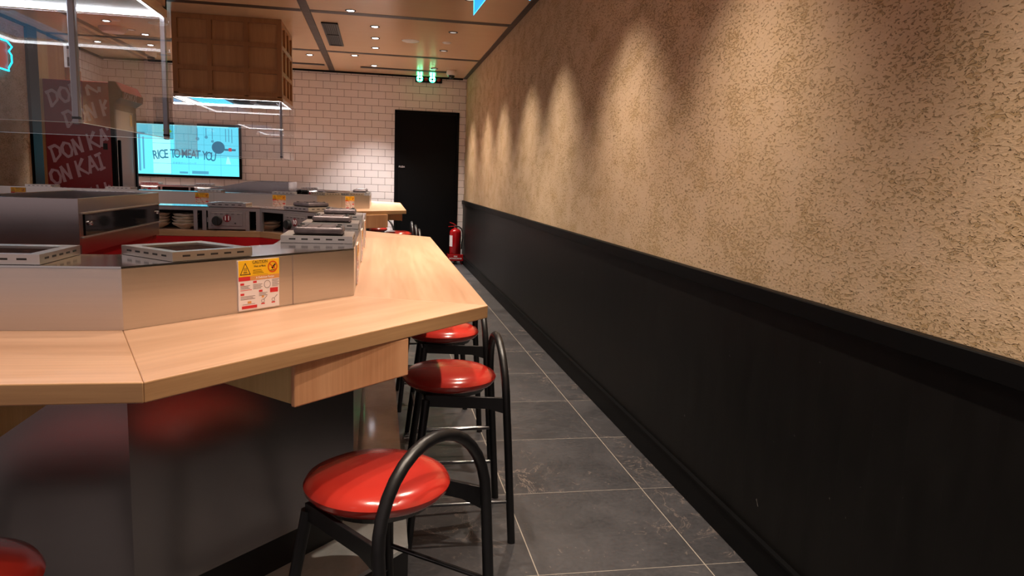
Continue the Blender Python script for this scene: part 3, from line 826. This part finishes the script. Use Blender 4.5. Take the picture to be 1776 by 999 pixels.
# ------------------------------------------------------------------ caution notices on the splash panels
def make_notice(label):
    """local: x along wall, z up from worktop, face towards -y"""
    t = thing('caution_notice', label, 'notice', group='caution notices on the splash panels')
    w, h = .0575, .118
    pl = MB().box(-w, -.0040, 0, w, -.0003, h, bev=.0008).build('notice_plate', M['print_white'], t)
    Y = -.0041
    def R(m_, x0, z0, x1, z1, k=1): m_.box(x0, Y-.0002*k, z0, x1, Y+.0001, z1)
    m = MB(); R(m, -w, .080, w, h); m.build('yellow_field', M['print_yellow'], pl)
    m = MB(); R(m, -w, .070, -.026, .080, 1); R(m, .030, .036, .053, .047); R(m, -.050, .004, -.008, .011)
    for x, z in ((-.053, .060), (-.018, .063), (-.053, .036), (-.002, .040)): R(m, x, z, x+.010, z+.005)
    R(m, -.053, .0475, -.022, .0487); R(m, .004, .010, .014, .013); R(m, .034, .010, .044, .013)
    m.build('red_print', M['print_red'], pl)
    m = MB(); R(m, -.026, .070, w, .080); R(m, .006, .026, .012, .031); R(m, -.034, .016, -.024, .021); m.build('orange_print', M['print_orange'], pl)
    m = MB()
    for (x0, z0, n_, l) in ((-.053, .0575, 3, .026), (-.018, .0585, 4, .026), (.036, .0665, 6, .020), (-.053, .0325, 3, .040), (-.002, .037, 3, .024)):
        for k in range(n_): R(m, x0, z0-k*.0032, x0+l*(1-.15*(k % 2)), z0-k*.0032+.0011)
    # small line drawings
    m.lathe([(.0085, .0003), (.0095, .0003), (.0095, 0), (.0085, 0)], 20, mx=Matrix.Translation((.022, Y, .057)) @ Matrix.Rotation(PI/2, 4, 'X'))
    for x in (.009, .039):
        m.lathe([(.0038, .0003), (.0046, .0003), (.0046, 0), (.0038, 0)], 16, mx=Matrix.Translation((x, Y, .018)) @ Matrix.Rotation(PI/2, 4, 'X'))
        m.box(-.001, -.0004, 0, .012, .0001, .0008, mx=Matrix.Translation((x+.003, Y, .021)) @ Matrix.Rotation(-.7, 4, 'Y'))
    R(m, -.048, .014, -.014, .0148); R(m, -.046, .026, -.018, .0268); R(m, -.020, .0815, .024, .0822)
    R(m, -.018, .108, .022, .1086)
    m.build('grey_print', M['print_grey'], pl)
    m = MB()
    # warning triangle outline
    tri = [(-.054, .084), (-.024, .084), (-.039, .113)]; c_ = (-.039, .094)
    for k in range(3):
        p, q = tri[k], tri[(k+1) % 3]; f = .80
        pi = (c_[0]+(p[0]-c_[0])*f, c_[1]+(p[1]-c_[1])*f); qi = (c_[0]+(q[0]-c_[0])*f, c_[1]+(q[1]-c_[1])*f)
        m.poly([(p[0], Y-.0004, p[1]), (q[0], Y-.0004, q[1]), (qi[0], Y-.0004, qi[1]), (pi[0], Y-.0004, pi[1])])
    R(m, -.044, .0885, -.034, .0905, 2)
    for k in range(3): m.box(-.0005, -.0004, 0, .0005, .0001, .009, mx=Matrix.Translation((-.042+k*.003, Y, .092)))
    # hand over the hot bar in the prohibition ring
    m.box(-.007, -.0004, -.0018, .007, .0001, .0018, mx=Matrix.Translation((.041, Y, .100)) @ Matrix.Rotation(-.7, 4, 'Y'))
    m.box(-.004, -.0004, -.0030, .004, .0001, .0030, mx=Matrix.Translation((.039, Y, .097)) @ Matrix.Rotation(-.7, 4, 'Y')); R(m, .032, .089, .044, .0908, 2)
    for k in range(3): R(m, -.018, .0855+k*.0035, .012-.003*k, .0868+k*.0035, 1)
    m.build('black_print', M['print_black'], pl)
    m = MB()
    m.lathe([(.0115, .0004), (.0138, .0004), (.0138, 0), (.0115, 0)], 28, mx=Matrix.Translation((.038, Y-.0004, .0985)) @ Matrix.Rotation(PI/2, 4, 'X'))
    m.box(-.0125, -.0006, -.0009, .0125, .0001, .0009, mx=Matrix.Translation((.038, Y-.0004, .0985)) @ Matrix.Rotation(.72, 4, 'Y'))
    m.build('prohibition_ring', M['print_ring'], pl)
    text_mesh('CAUTION', .0095, 'caution_word', M['print_black'], pl, frame_xz((.002, Y-.0003, .1125), 0), bold=.0001, depth=.0001)
    text_mesh('Hot surface.', .0068, 'warning_words', M['print_black'], pl, frame_xz((.002, Y-.0003, .1025), 0), bold=.0001, depth=.0001)
    text_mesh('A Delicious Recipe', .0068, 'header_words', M['print_white'], pl, frame_xz((.016, Y-.0003, .075), 0), bold=.0001, depth=.0001)
    return t
N0 = make_notice('yellow and white caution notice on the near splash panel, facing the camera')
def place_notice(S, i, s, label, dy=0.0, src=None):
    a, b = Vector(S[i]), Vector(S[(i+1) % len(S)]); d = (b-a).normalized(); p = a+d*s
    o = src or copy_tree(N0); o.location = (p.x, p.y+dy, HC+.004); o.rotation_euler.z = math.atan2(d.y, d.x); o['label'] = label; return o
place_notice(S1, 1, .325, N0['label'], src=N0)
for k, s in enumerate((.24, .84, 1.42)):
    place_notice(S1, 2, s, 'caution notice seen edge-on on the near splash panel, below the %s iron plate' % LBL[k])
place_notice(S2, 0, 3.44-1.56, 'caution notice on the far splash panel, below the left part of the television', DY)
place_notice(S2, 0, 3.44-.895, 'caution notice on the far splash panel, right of the television', DY)
place_notice(S2, 0, 3.44-3.05, 'caution notice on the far splash panel, left of the red fridge', DY)
place_notice(S2, 1, .40, 'caution notice on the angled splash panel of the far counter', DY)
# panel seams
def seam(S, i, s, dy=0.0, k=1.0):
    pass

# ------------------------------------------------------------------ bowls under the far shelf of the near counter
def make_bowl(label):
    t = thing('wavy_bowl', label, 'bowl', group=None)
    def wav(r, z, a, j):
        k = (r/.068)**3
        return r*(1+.025*k*math.sin(5*a+.6)), z+.0022*k*math.sin(5*a)
    prof = [(0, .0), (.026, 0), (.028, .004), (.040, .012), (.058, .022), (.067, .031), (.0675, .034), (.064, .0335), (.054, .026), (.036, .016), (.020, .009), (0, .008)]
    MB().lathe(prof, 40, wav=wav).build('bowl_body', M['cream'], t, smooth=True)
    return t
b0 = make_bowl('cream wavy bowl, bottom of the four-bowl stack left of grill 11')
b0['group'] = 'stacked wavy bowls'
pos = ['bottom', 'second from bottom', 'third from bottom', 'top']
b0.location = (-1.055, 4.285, HC+.0006)
for k in range(1, 4): dup(b0, (-1.055+.002*k, 4.285, HC+.0006+.0165*k), .5*k, 'cream wavy bowl, %s of the four-bowl stack left of grill 11' % pos[k])
for k in range(4): dup(b0, (-1.20, 4.290, HC+.0006+.0165*k), .4*k+.2, 'cream wavy bowl, %s of the stack half hidden by the red-based steel unit' % pos[k])
for k in range(2): dup(b0, (-.612, 4.285, HC+.0006+.0165*k), .7*k+.3, 'cream wavy bowl, %s of the two between grills 11 and 10' % ('lower' if k == 0 else 'upper'))

# ------------------------------------------------------------------ stainless units in the middle of the islands
t = thing('serving_unit', 'tall steel trough on a red cabinet behind the near counter, at the left edge', 'serving unit', (0, 0, 0))
x0, x1, y0, y1 = -1.27, -.93, 2.50, 3.36
mb = MB().box(x0, y0, .985, x1, y0+.012, 1.133).box(x0, y1-.012, 1.02, x1, y1, 1.133).box(x0, y0+.012, .97, x0+.012, y1-.012, 1.133).box(x1-.012, y0+.012, .955, x1, y1-.012, 1.133)
mb.build('trough_walls', M['steel_unit'], t, bev=.001)
MB().box(x0+.012, y0+.012, .97, x1-.012, y1-.012, 1.04).build('trough_floor', M['steel_unit'], t)
MB().box(x0+.006, y0+.008, .0, x1-.03, y0+.018, .985).build('front_panel', M['steel_unit'], t)
MB().box(x0+.01, y0+.018, .0, x1-.012, y1-.01, .956).build('cabinet', M['dark_red'], t)
dr = MB().box(x1, y0+.04, 1.013, x1+.004, y1-.02, 1.082, bev=.001).build('glass_flap', M['black_glass'], t)
MB().box(x1, y0+.02, 1.084, x1+.006, y1-.01, 1.088).box(x1, y0+.02, 1.006, x1+.006, y1-.01, 1.010).build('flap_rails', M['steel'], t)
for yy in (y0+.075, y1-.05): MB().lathe([(0, 0), (.008, 0), (.007, .008), (0, .009)], 16, mx=Matrix.Translation((x1+.004, yy, 1.052)) @ Matrix.Rotation(PI/2, 4, 'Y')).build('flap_screw', M['chrome'], dr, smooth=True)

t = thing('serving_unit', 'steel trough with a sloping side panel behind the far counter, below the wooden hood', 'serving unit', (0, 0, 0))
ya, yb = 7.78, 8.55
X0, X1 = -1.288, -.907
mb = MB().box(X0, ya, .9, X1, ya+.012, 1.138).box(X0, yb-.012, .9, X1, yb, 1.138).box(X0, ya+.012, .9, X0+.012, yb-.012, 1.138).box(X1-.012, ya+.012, .9, X1, yb-.012, 1.138)
mb.build('trough_walls', M['steel_unit'], t)
MB().box(X0+.012, ya+.012, .95, X1-.012, yb-.012, 1.06).build('trough_floor', M['steel_unit'], t)
MB().box(X0+.01, ya+.01, 0, X1-.01, yb-.01, .9).build('cabinet', M['dark_red'], t)
for yy0, yy1 in ((ya, ya+.012), (yb-.012, yb)):
    wg = MB().prism([(-1.95, .985), (X0, .985), (X0, 1.138)], yy0, yy1, mx=Matrix(((1, 0, 0, 0), (0, 0, 1, 0), (0, 1, 0, 0), (0, 0, 0, 1))))
    wg.build('sloping_side_panel', M['steel_unit'], t)
t = thing('glass_splash_guard', 'small clear glass guard right of the far steel trough', 'glass guard', (-.80, 8.0, 0))
MB().box(-.09, 0, 0, -.07, .02, 1.02).box(.07, 0, 0, .09, .02, 1.02).build('posts', M['steel_unit'], t)
MB().box(-.09, .005, 1.02, .09, .011, 1.135).build('pane', M['glass'], t)
MB().box(-.06, .03, 0, .06, .16, 1.06, bev=.01).lathe([(0, 0), (.02, 0), (.018, .03), (0, .03)], 16, mx=Matrix.Translation((-.02, .03, 1.045)) @ Matrix.Rotation(PI/2, 4, 'X')).build('control_stand', M['black_paint'], t)

# ------------------------------------------------------------------ extraction hoods with hanging glass
def hood(x0, x1, y0, y1, zb, zg, labels):
    t = thing('extraction_hood', labels[0], 'extraction hood', ((x0+x1)/2, (y0+y1)/2, 0))
    cx, cy = (x0+x1)/2, (y0+y1)/2; a, b = (x1-x0)/2, (y1-y0)/2
    z0 = zb+.035; H = ZC-z0-.002
    MB().box(-a+.020, -b+.020, z0, a-.020, b-.020, ZC-.002).build('hood_body', M['hood_wood'], t)
    # raised lattice on every face
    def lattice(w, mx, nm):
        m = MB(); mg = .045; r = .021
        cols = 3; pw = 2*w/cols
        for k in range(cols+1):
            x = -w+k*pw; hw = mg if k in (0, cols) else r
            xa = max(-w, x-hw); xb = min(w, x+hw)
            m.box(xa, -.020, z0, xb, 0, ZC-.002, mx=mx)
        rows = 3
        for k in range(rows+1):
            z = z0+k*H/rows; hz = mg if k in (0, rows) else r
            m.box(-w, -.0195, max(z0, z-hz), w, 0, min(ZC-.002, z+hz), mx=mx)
        m.build(nm, M['shaded_lattice_wood'], t)
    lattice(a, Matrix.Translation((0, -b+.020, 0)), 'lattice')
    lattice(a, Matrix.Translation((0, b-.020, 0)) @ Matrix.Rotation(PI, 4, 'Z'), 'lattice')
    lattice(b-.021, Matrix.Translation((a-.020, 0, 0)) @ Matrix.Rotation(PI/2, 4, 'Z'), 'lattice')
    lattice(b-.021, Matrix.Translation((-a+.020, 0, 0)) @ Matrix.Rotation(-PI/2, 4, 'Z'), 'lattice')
    # metal rim below the wood with the light strip
    m = MB()
    for (p, q, r_, s) in ((-a, -b, a, -b+.012), (-a, b-.012, a, b), (-a, -b+.012, -a+.012, b-.012), (a-.012, -b+.012, a, b-.012)): m.box(p, q, zb+.004, r_, s, z0+.01)
    m.build('rim', M['hood_wood'], t)
    MB().box(-a+.014, -b+.014, zb+.02, a-.014, b-.014, z0).build('underside', M['dark_trim'], t)
    fl = MB()
    for k in range(9): fl.box(-a+.10+k*.035, -b+.16, zb+.012, -a+.12+k*.035, b-.16, zb+.02)
    fl.build('filter_light', M['blue_filter'], t)
    MB().box(-.02, -.12, zb+.006, .14, .12, zb+.02, bev=.003).box(.2, -.1, zb+.01, a-.1, .1, zb+.02).build('duct_grille', M['grille'], t)
    m = MB(); w = .011
    for (p, q, r_, s) in ((-a+.014, -b+.014, a-.014, -b+.014+w), (-a+.014, b-.014-w, a-.014, b-.014), (-a+.014, -b+.014+w, -a+.014+w, b-.014-w), (a-.014-w, -b+.014+w, a-.014, b-.014-w)): m.box(p, q, zb+.004, r_, s, zb+.018)
    m.build('led_strip', M['led'], t)
    # glass screens hang from the rim
    for nm, (p, q, r_, s) in (('near', (-a-.008, -b-.010, a+.008, -b-.002)), ('far', (-a-.008, b+.002, a+.008, b+.010)), ('left', (-a-.010, -b, -a-.002, b)), ('right', (a+.002, -b, a+.010, b))):
        g = thing('hanging_glass_screen', labels[1][nm], 'glass screen', (cx, cy, 0))
        MB().box(p, q, zg, r_, s, zb+.03).build('pane', M['glass'], g)
        e = MB(); e.box(p+.0005, q+.0005, zg-.0015, r_-.0005, s-.0005, zg).build('edge_strip', M['glass_edge'], g)
    for sx in (-1, 1):
        for sy in (-1, 1):
            if (sx, sy) not in labels[2]: continue
            g = thing('screen_corner_rod', labels[2][(sx, sy)], 'rod', (cx+sx*(a-.0145), cy+sy*(b-.0145), 0))
            MB().box(-.011, -.011, zg-.004, .011, .011, zb+.003, bev=.003).build('rod', M['rod'], g)
            MB().box(-.0118, -.0118, zg+.01, .0118, .0118, zg+.02, bev=.002).build('clamp', M['black_paint'], g)
M['rod'] = mat('dark_steel_rod', (0.35, 0.33, 0.36), 0.3, 1.0)
M['glass_edge'] = mat('glass_edge', (0.75, 0.82, 0.84), 0.15)
hood(-2.03, -.94, 2.58, 3.62, 1.90, 1.372, ('near extraction hood with a white light strip, cut by the top left corner',
     {'near': 'glass screen of the near hood facing the camera', 'far': 'glass screen of the near hood on its far side', 'left': 'glass screen of the near hood on its left side', 'right': 'glass screen of the near hood on its right side'},
     {(1, -1): 'metal rod at the closest corner of the near glass hood, before the red fridge', (1, 1): 'metal rod at the far right corner of the near glass hood, before the television'}))
hood(-1.893, -.917, 7.42, 8.30, 1.905, 1.372, ('far extraction hood clad in wooden lattice, hanging over the far counter',
     {'near': 'glass screen of the wooden lattice hood facing the camera', 'far': 'glass screen of the wooden lattice hood on its far side', 'left': 'glass screen of the wooden lattice hood on its left side', 'right': 'glass screen of the wooden lattice hood on its right side'},
     {(1, -1): 'thin metal rod below the near right corner of the wooden lattice hood'}))

# ------------------------------------------------------------------ red drinks fridge
BR = {'D': [[(0, 0), (.12, 1)], [(.0, .95), (.42, 1.0), (.62, .72), (.5, .32), (-.02, .0)]],
      'O': [[(.32, .98), (.08, .78), (.0, .4), (.16, .04), (.42, .06), (.6, .4), (.58, .8), (.32, .98)]],
      'N': [[(0, 0), (.14, 1)], [(.14, 1), (.44, .05)], [(.44, .05), (.62, 1.05)]],
      'K': [[(0, 0), (.14, 1.05)], [(.62, 1.05), (.08, .48)], [(.16, .55), (.62, -.02)]],
      'A': [[(0, 0), (.4, 1.05)], [(.4, 1.05), (.56, .0)], [(.12, .36), (.52, .40)]],
      'I': [[(.12, 0), (.26, 1)], [(.02, .96), (.42, 1.04)], [(-.04, .02), (.32, .04)]]}
def brush(mb, word, u0, v0, h, ang, clip):
    """brush-stroke lettering in (u,v); clip=(u0,v0,u1,v1)"""
    x = 0
    ca, sa = math.cos(ang), math.sin(ang)
    for ch in word:
        if ch == ' ': x += .28*h; continue
        for st in BR[ch]:
            n = len(st)
            for k in range(n-1):
                for s_ in range(4):
                    f0, f1 = s_/4, (s_+1)/4
                    p = [st[k][i]+(st[k+1][i]-st[k][i])*f0 for i in (0, 1)]; q = [st[k][i]+(st[k+1][i]-st[k][i])*f1 for i in (0, 1)]
                    w0 = .085*h*(1.25-.45*((k+f0)/(n-1))); w1 = .085*h*(1.25-.45*((k+f1)/(n-1)))
                    P = Vector((x+p[0]*h, p[1]*h)); Q = Vector((x+q[0]*h, q[1]*h)); d = (Q-P); d.normalize(); nn = Vector((-d.y, d.x))
                    P = P-d*w0*.3; Q = Q+d*w1*.3
                    quad = [P+nn*w0, P-nn*w0, Q-nn*w1, Q+nn*w1]
                    quad = [(u0+ca*v.x-sa*v.y, v0+sa*v.x+ca*v.y) for v in quad]
                    if all(clip[0] < a < clip[2] and clip[1] < b < clip[3] for a, b in quad): mb.append(quad)
        x += .72*h if ch != 'I' else .5*h
def fridge():
    x0, x1, y0, y1, zt = -3.19, -2.545, 7.88, 8.56, 2.06
    t = thing('drinks_fridge', 'tall red drinks fridge covered in white DON KAI brush lettering', 'fridge', (0, 0, 0))
    body = MB().box(x0, y0, .06, x1-.06, y1, zt-.01, bev=.004).build('cabinet', M['fridge_red'], t)
    MB().box(x0-.03, y0+.01, 0, x0, y1, zt-.01).build('side_strip', M['pale_wood'], body)
    quads = []
    wd = x1-.06-x0
    for k, (u, v) in enumerate(((.075, 1.79), (.21, 1.60), (.075, 1.265), (-.04, 1.0), (.22, .80), (-.1, .50), (.10, .30))):
        brush(quads, 'DON KAI', u, v, .145, .37, (.006, .08, wd-.004, zt-.03))
    m = MB()
    for i_, q in enumerate(quads): m.poly([(x0+a, y0-.0015-.00001*i_, b) for a, b in q])
    m.build('brush_lettering', M['print_lilac'], body)
    # door on the right-hand face
    d = MB().box(x1-.058, y0+.005, .10, x1-.02, y0+.05, 1.86).box(x1-.058, y1-.05, .10, x1-.02, y1-.005, 1.86).box(x1-.058, y0+.05, .10, x1-.02, y1-.05, .16).box(x1-.058, y0+.05, 1.80, x1-.02, y1-.05, 1.86)
    dr = d.build('glass_door', M['black_paint'], t)
    MB().box(x1-.045, y0+.05, .16, x1-.036, y1-.05, 1.80).build('door_pane', M['fridge_glass'], dr)
    MB().box(x1-.02, y0+.06, .9, x1+.01, y0+.085, 1.5, bev=.006).build('door_handle', M['black_paint'], dr)
    MB().box(x1-.0355, y1-.16, 1.66, x1-.034, y1-.10, 1.78).build('yellow_sticker', M['print_yellow'], dr)
    MB().box(x0+wd-.07, y0-.004, 1.40, x0+wd-.03, y0, 1.46).build('side_lock', M['rubber'], body)
    # canopy sign
    c = MB(); prof = [(x1-.06, 1.86), (x1-.02, 1.86), (x1+.05, 1.91), (x1+.055, 1.97), (x1-.0, zt), (x1-.06, zt)]
    c.prism(prof, y0, y1, mx=Matrix(((1, 0, 0, 0), (0, 0, 1, 0), (0, 1, 0, 0), (0, 0, 0, 1))))
    cn = c.build('canopy', M['black_paint'], t)
    e = MB(); e.box(x1+.0535, y0+.03, 1.905, x1+.058, y1-.02, 1.965); e.poly([(x1+.056, y0+.03, 1.973), (x1+.056, y1-.02, 1.973), (x1+.003, y1-.02, zt+.002), (x1+.003, y0+.03, zt+.002)])
    e.build('canopy_sign', M['canopy_red'], cn)
    q2 = []; brush(q2, 'DONKAI', 0, 0, .095, 0, (-1, -1, 2, 2))
    m = MB()
    for i_, q in enumerate(q2): m.poly([(x1+.0585, y0+.08+a*1.0, 1.905+b*.65) for a, b in q])
    m.build('canopy_lettering', M['print_lilac'], cn)
M['fridge_red'] = noisy('fridge_red_wrap', srgb(142, 26, 36), 0.35, 0, 0.06, 6)
M['canopy_red'] = mat('canopy_red', srgb(104, 30, 38), 0.4)
M['print_lilac'] = mat('print_lilac', srgb(214, 190, 206), 0.4)
M['fridge_glass'] = mat('fridge_door_glass', srgb(150, 142, 138), 0.08, 0.0, 0.8)
fridge()

# neon sign on the left wall
t = thing('neon_sign', 'orange sign with cyan neon outline on the left plaster wall', 'neon sign', (XL+.03, 7.92, 2.27))
MB().box(-.028, -.35, -.13, .0, .22, .13, bev=.004).build('sign_board', M['sign_orange'], t)
MB().tube([(.012, .20, -.11), (.012, .27, -.05), (.012, .27, 0.02), (.012, .22, .05), (.012, .29, .10), (.012, .20, .14), (.012, -.36, .14), (.012, -.38, -.13), (.012, .20, -.14)], .008, 8, closed=True).build('neon_tube', M['cyan_neon'], t, smooth=True)

# blue star sign hanging from the ceiling
def star():
    t = thing('hanging_star_sign', 'glowing blue star sign hanging from the ceiling, only its lower tip in view', 'sign', (.429, 3.0, 2.077))
    pts = []
    for k in range(10):
        r = .20 if k % 2 == 0 else .0764; a = math.radians(252+36*k); pts.append((r*math.cos(a), r*math.sin(a)))
    sw = Matrix(((1, 0, 0, 0), (0, 0, 1, 0), (0, 1, 0, 0), (0, 0, 0, 1)))
    MB().prism(pts, -.006, .006, mx=sw).build('star_face', M['blue_glow'], t)
    MB().tube([(p[0], 0, p[1]) for p in pts], .0045, 8, closed=True).build('star_outline', M['blue_neon'], t, smooth=True)
    MB().tube([(-.06, 0, .10), (-.06, 0, ZC-2.077)], .0015, 6).tube([(.06, 0, .10), (.06, 0, ZC-2.077)], .0015, 6).build('hanging_wires', M['black_metal'], t)
star()

# ------------------------------------------------------------------ fire extinguisher
t = thing('fire_extinguisher', 'red fire extinguisher with black hose in the corner by the black door', 'fire extinguisher', (1.105, 10.56, .06))
MB().lathe([(0, 0), (.078, 0), (.084, .01), (.084, .40), (.078, .425), (.055, .448), (.026, .458), (.022, .475), (0, .475)], 36).build('cylinder', M['ext_red'], t, smooth=True)
MB().box(-.018, -.018, .472, .018, .018, .502, bev=.004).build('valve', M['chrome'], t)
MB().tube([(.012, 0, .502), (-.04, 0, .53), (-.085, 0, .545)], [.008, .007, .006], 8).build('lever', M['ext_red'], t, smooth=True)
MB().tube([(.012, 0, .492), (-.05, 0, .488), (-.105, 0, .482)], [.008, .006, .005], 8).build('carry_handle', M['ext_red'], t, smooth=True)
MB().tube([(.018, 0, .488), (.05, -.004, .486), (.085, -.01, .46), (.104, -.012, .40), (.106, -.012, .32), (.096, -.010, .24), (.094, -.01, .16)], .0095, 10).build('hose', M['rubber'], t, smooth=True)
lb = MB()
for k in range(8):
    a0 = math.radians(188+k*6); a1 = math.radians(194+k*6); r = .0848
    lb.poly([(r*math.cos(a0), r*math.sin(a0), .20), (r*math.cos(a1), r*math.sin(a1), .20), (r*math.cos(a1), r*math.sin(a1), .36), (r*math.cos(a0), r*math.sin(a0), .36)])
lb.build('white_label', M['print_white'], t)
lb = MB()
for k in range(5):
    a0 = math.radians(318+k*6); a1 = math.radians(324+k*6); r = .0848
    lb.poly([(r*math.cos(a0), r*math.sin(a0), .24), (r*math.cos(a1), r*math.sin(a1), .24), (r*math.cos(a1), r*math.sin(a1), .33), (r*math.cos(a0), r*math.sin(a0), .33)])
lb.build('side_label', M['print_grey'], t)
t = thing('extinguisher_stand', 'red floor stand lettered FIRE EXTINGUISHER in the corner by the door', 'stand', (1.105, 10.56, 0))
MB().box(-.112, -.100, .055, .112, -.094, .150, bev=.002).box(-.112, -.094, .055, -.106, .09, .15).box(.106, -.094, .055, .112, .09, .15).build('front_plate', M['ext_red'], t)
MB().box(-.106, -.094, .050, .106, .09, .058).build('base_plate', M['ext_red'], t)
MB().tube([(-.09, -.07, 0), (-.07, -.05, .05)], .008, 8).tube([(.10, -.07, 0), (.07, -.05, .05)], .008, 8).tube([(0, .09, 0), (0, .06, .05)], .008, 8).build('feet', M['ext_red'], t)
text_mesh('FIRE', .028, 'lettering', M['print_white'], t, frame_xz((0, -.1015, .118), 0), bold=.0004)
text_mesh('EXTINGUISHER', .027, 'lettering', M['print_white'], t, frame_xz((0, -.1015, .088), 0), bold=.0004)

# ------------------------------------------------------------------ bar stools
def make_stool(label):
    """seat centre at origin, arched back towards +x"""
    t = thing('bar_stool', label, 'bar stool', group='red-seated black bar stools around the counters')
    prof = [(0, .520), (.135, .520), (.152, .528), (.163, .540), (.165, .550), (.158, .562), (.135, .5735), (.10, .5795), (.05, .583), (0, .584)]
    MB().lathe(prof, 56).build('seat', M['leather'], t, smooth=True)
    MB().lathe([(0, .505), (.125, .505), (.135, .5205), (0, .5205)], 36).build('seat_base', M['black_metal'], t)
    path = [(.210, -.180, 0), (.200, -.1805, .15), (.186, -.1805, .36), (.176, -.180, .50)]
    for k in range(1, 16):
        a = PI - PI*k/16
        path.append((.176-.010*math.sin(a), .180*math.cos(a), .50+.190*math.sin(a)))
    path += [(.176, .180, .50), (.186, .1805, .36), (.200, .1805, .15), (.210, .180, 0)]
    MB().tube(path, .0135, 14).build('arched_back_legs', M['black_metal'], t, smooth=True)
    for s in (-1, 1):
        MB().tube([(-.145, s*.205, 0), (-.118, s*.165, .25), (-.088, s*.128, .50)], [.0115, .0125, .0145], 12).build('front_leg', M['black_metal'], t, smooth=True)
        # side apron from the front leg to the arch
        a = Vector((-.090, s*.128, 0)); b = Vector((.176, s*.180, 0)); d = (b-a); L = d.length; ang = math.atan2(d.y, d.x)
        mx = Matrix.Translation((a.x, a.y, 0)) @ Matrix.Rotation(ang, 4, 'Z')
        m = MB().prism([(0, .478), (L*.78, .478), (L, .462), (L, .518), (0, .518)], -.006, .006, mx=mx @ Matrix(((1, 0, 0, 0), (0, 0, 1, 0), (0, 1, 0, 0), (0, 0, 0, 1))))
        m.build('side_apron', M['black_metal'], t, bev=.0015)
        MB().tube([(-.129, s*.182, .15), (.200, s*.1805, .150)], .0065, 10).build('side_stretcher', M['chrome_black'], t, smooth=True)
    MB().tube([(-.113, .160, .287), (.190, .1805, .287)], .0065, 10).build('side_stretcher', M['chrome_black'], t, smooth=True)
    MB().tube([(-.122, -.170, .215), (-.122, .170, .215)], .0065, 10).build('front_stretcher', M['chrome_black'], t, smooth=True)
    MB().box(-.095, -.12, .484, -.080, .12, .505).build('front_apron', M['black_metal'], t)
    return t
M['chrome_black'] = mat('dark_chrome', (0.10, 0.10, 0.105), 0.16, 0.9)
st = make_stool('nearest whole red bar stool, in front of the angled worktop corner')
st.location = (.003, 1.60, 0); st.rotation_euler.z = math.radians(-44)
ST = [(-.715, 1.232, -90, 'red bar stool cut off by the bottom left corner of the picture'),
      (.25, 2.486, 0, 'second red bar stool, just past the worktop corner in the aisle'),
      (.29, 3.24, 0, 'third red bar stool, mostly behind the second one in the aisle'),
      (.26, 3.96, 0, 'last red bar stool along the near counter, hidden behind the others'),
      (.255, 2.40+DY, 0, 'red bar stool at the right side of the far counter, nearest of three arches'),
      (.25, 3.05+DY, 0, 'red bar stool at the right side of the far counter, middle of three arches'),
      (.235, 3.68+DY, 0, 'red bar stool at the right side of the far counter, last of three arches'),
      (-.05, 4.38+DY, 45, 'red bar stool at the far corner of the far counter, by the tiled wall')]
for x, y, a, lb in ST: dup(st, (x, y, 0), math.radians(a), lb)
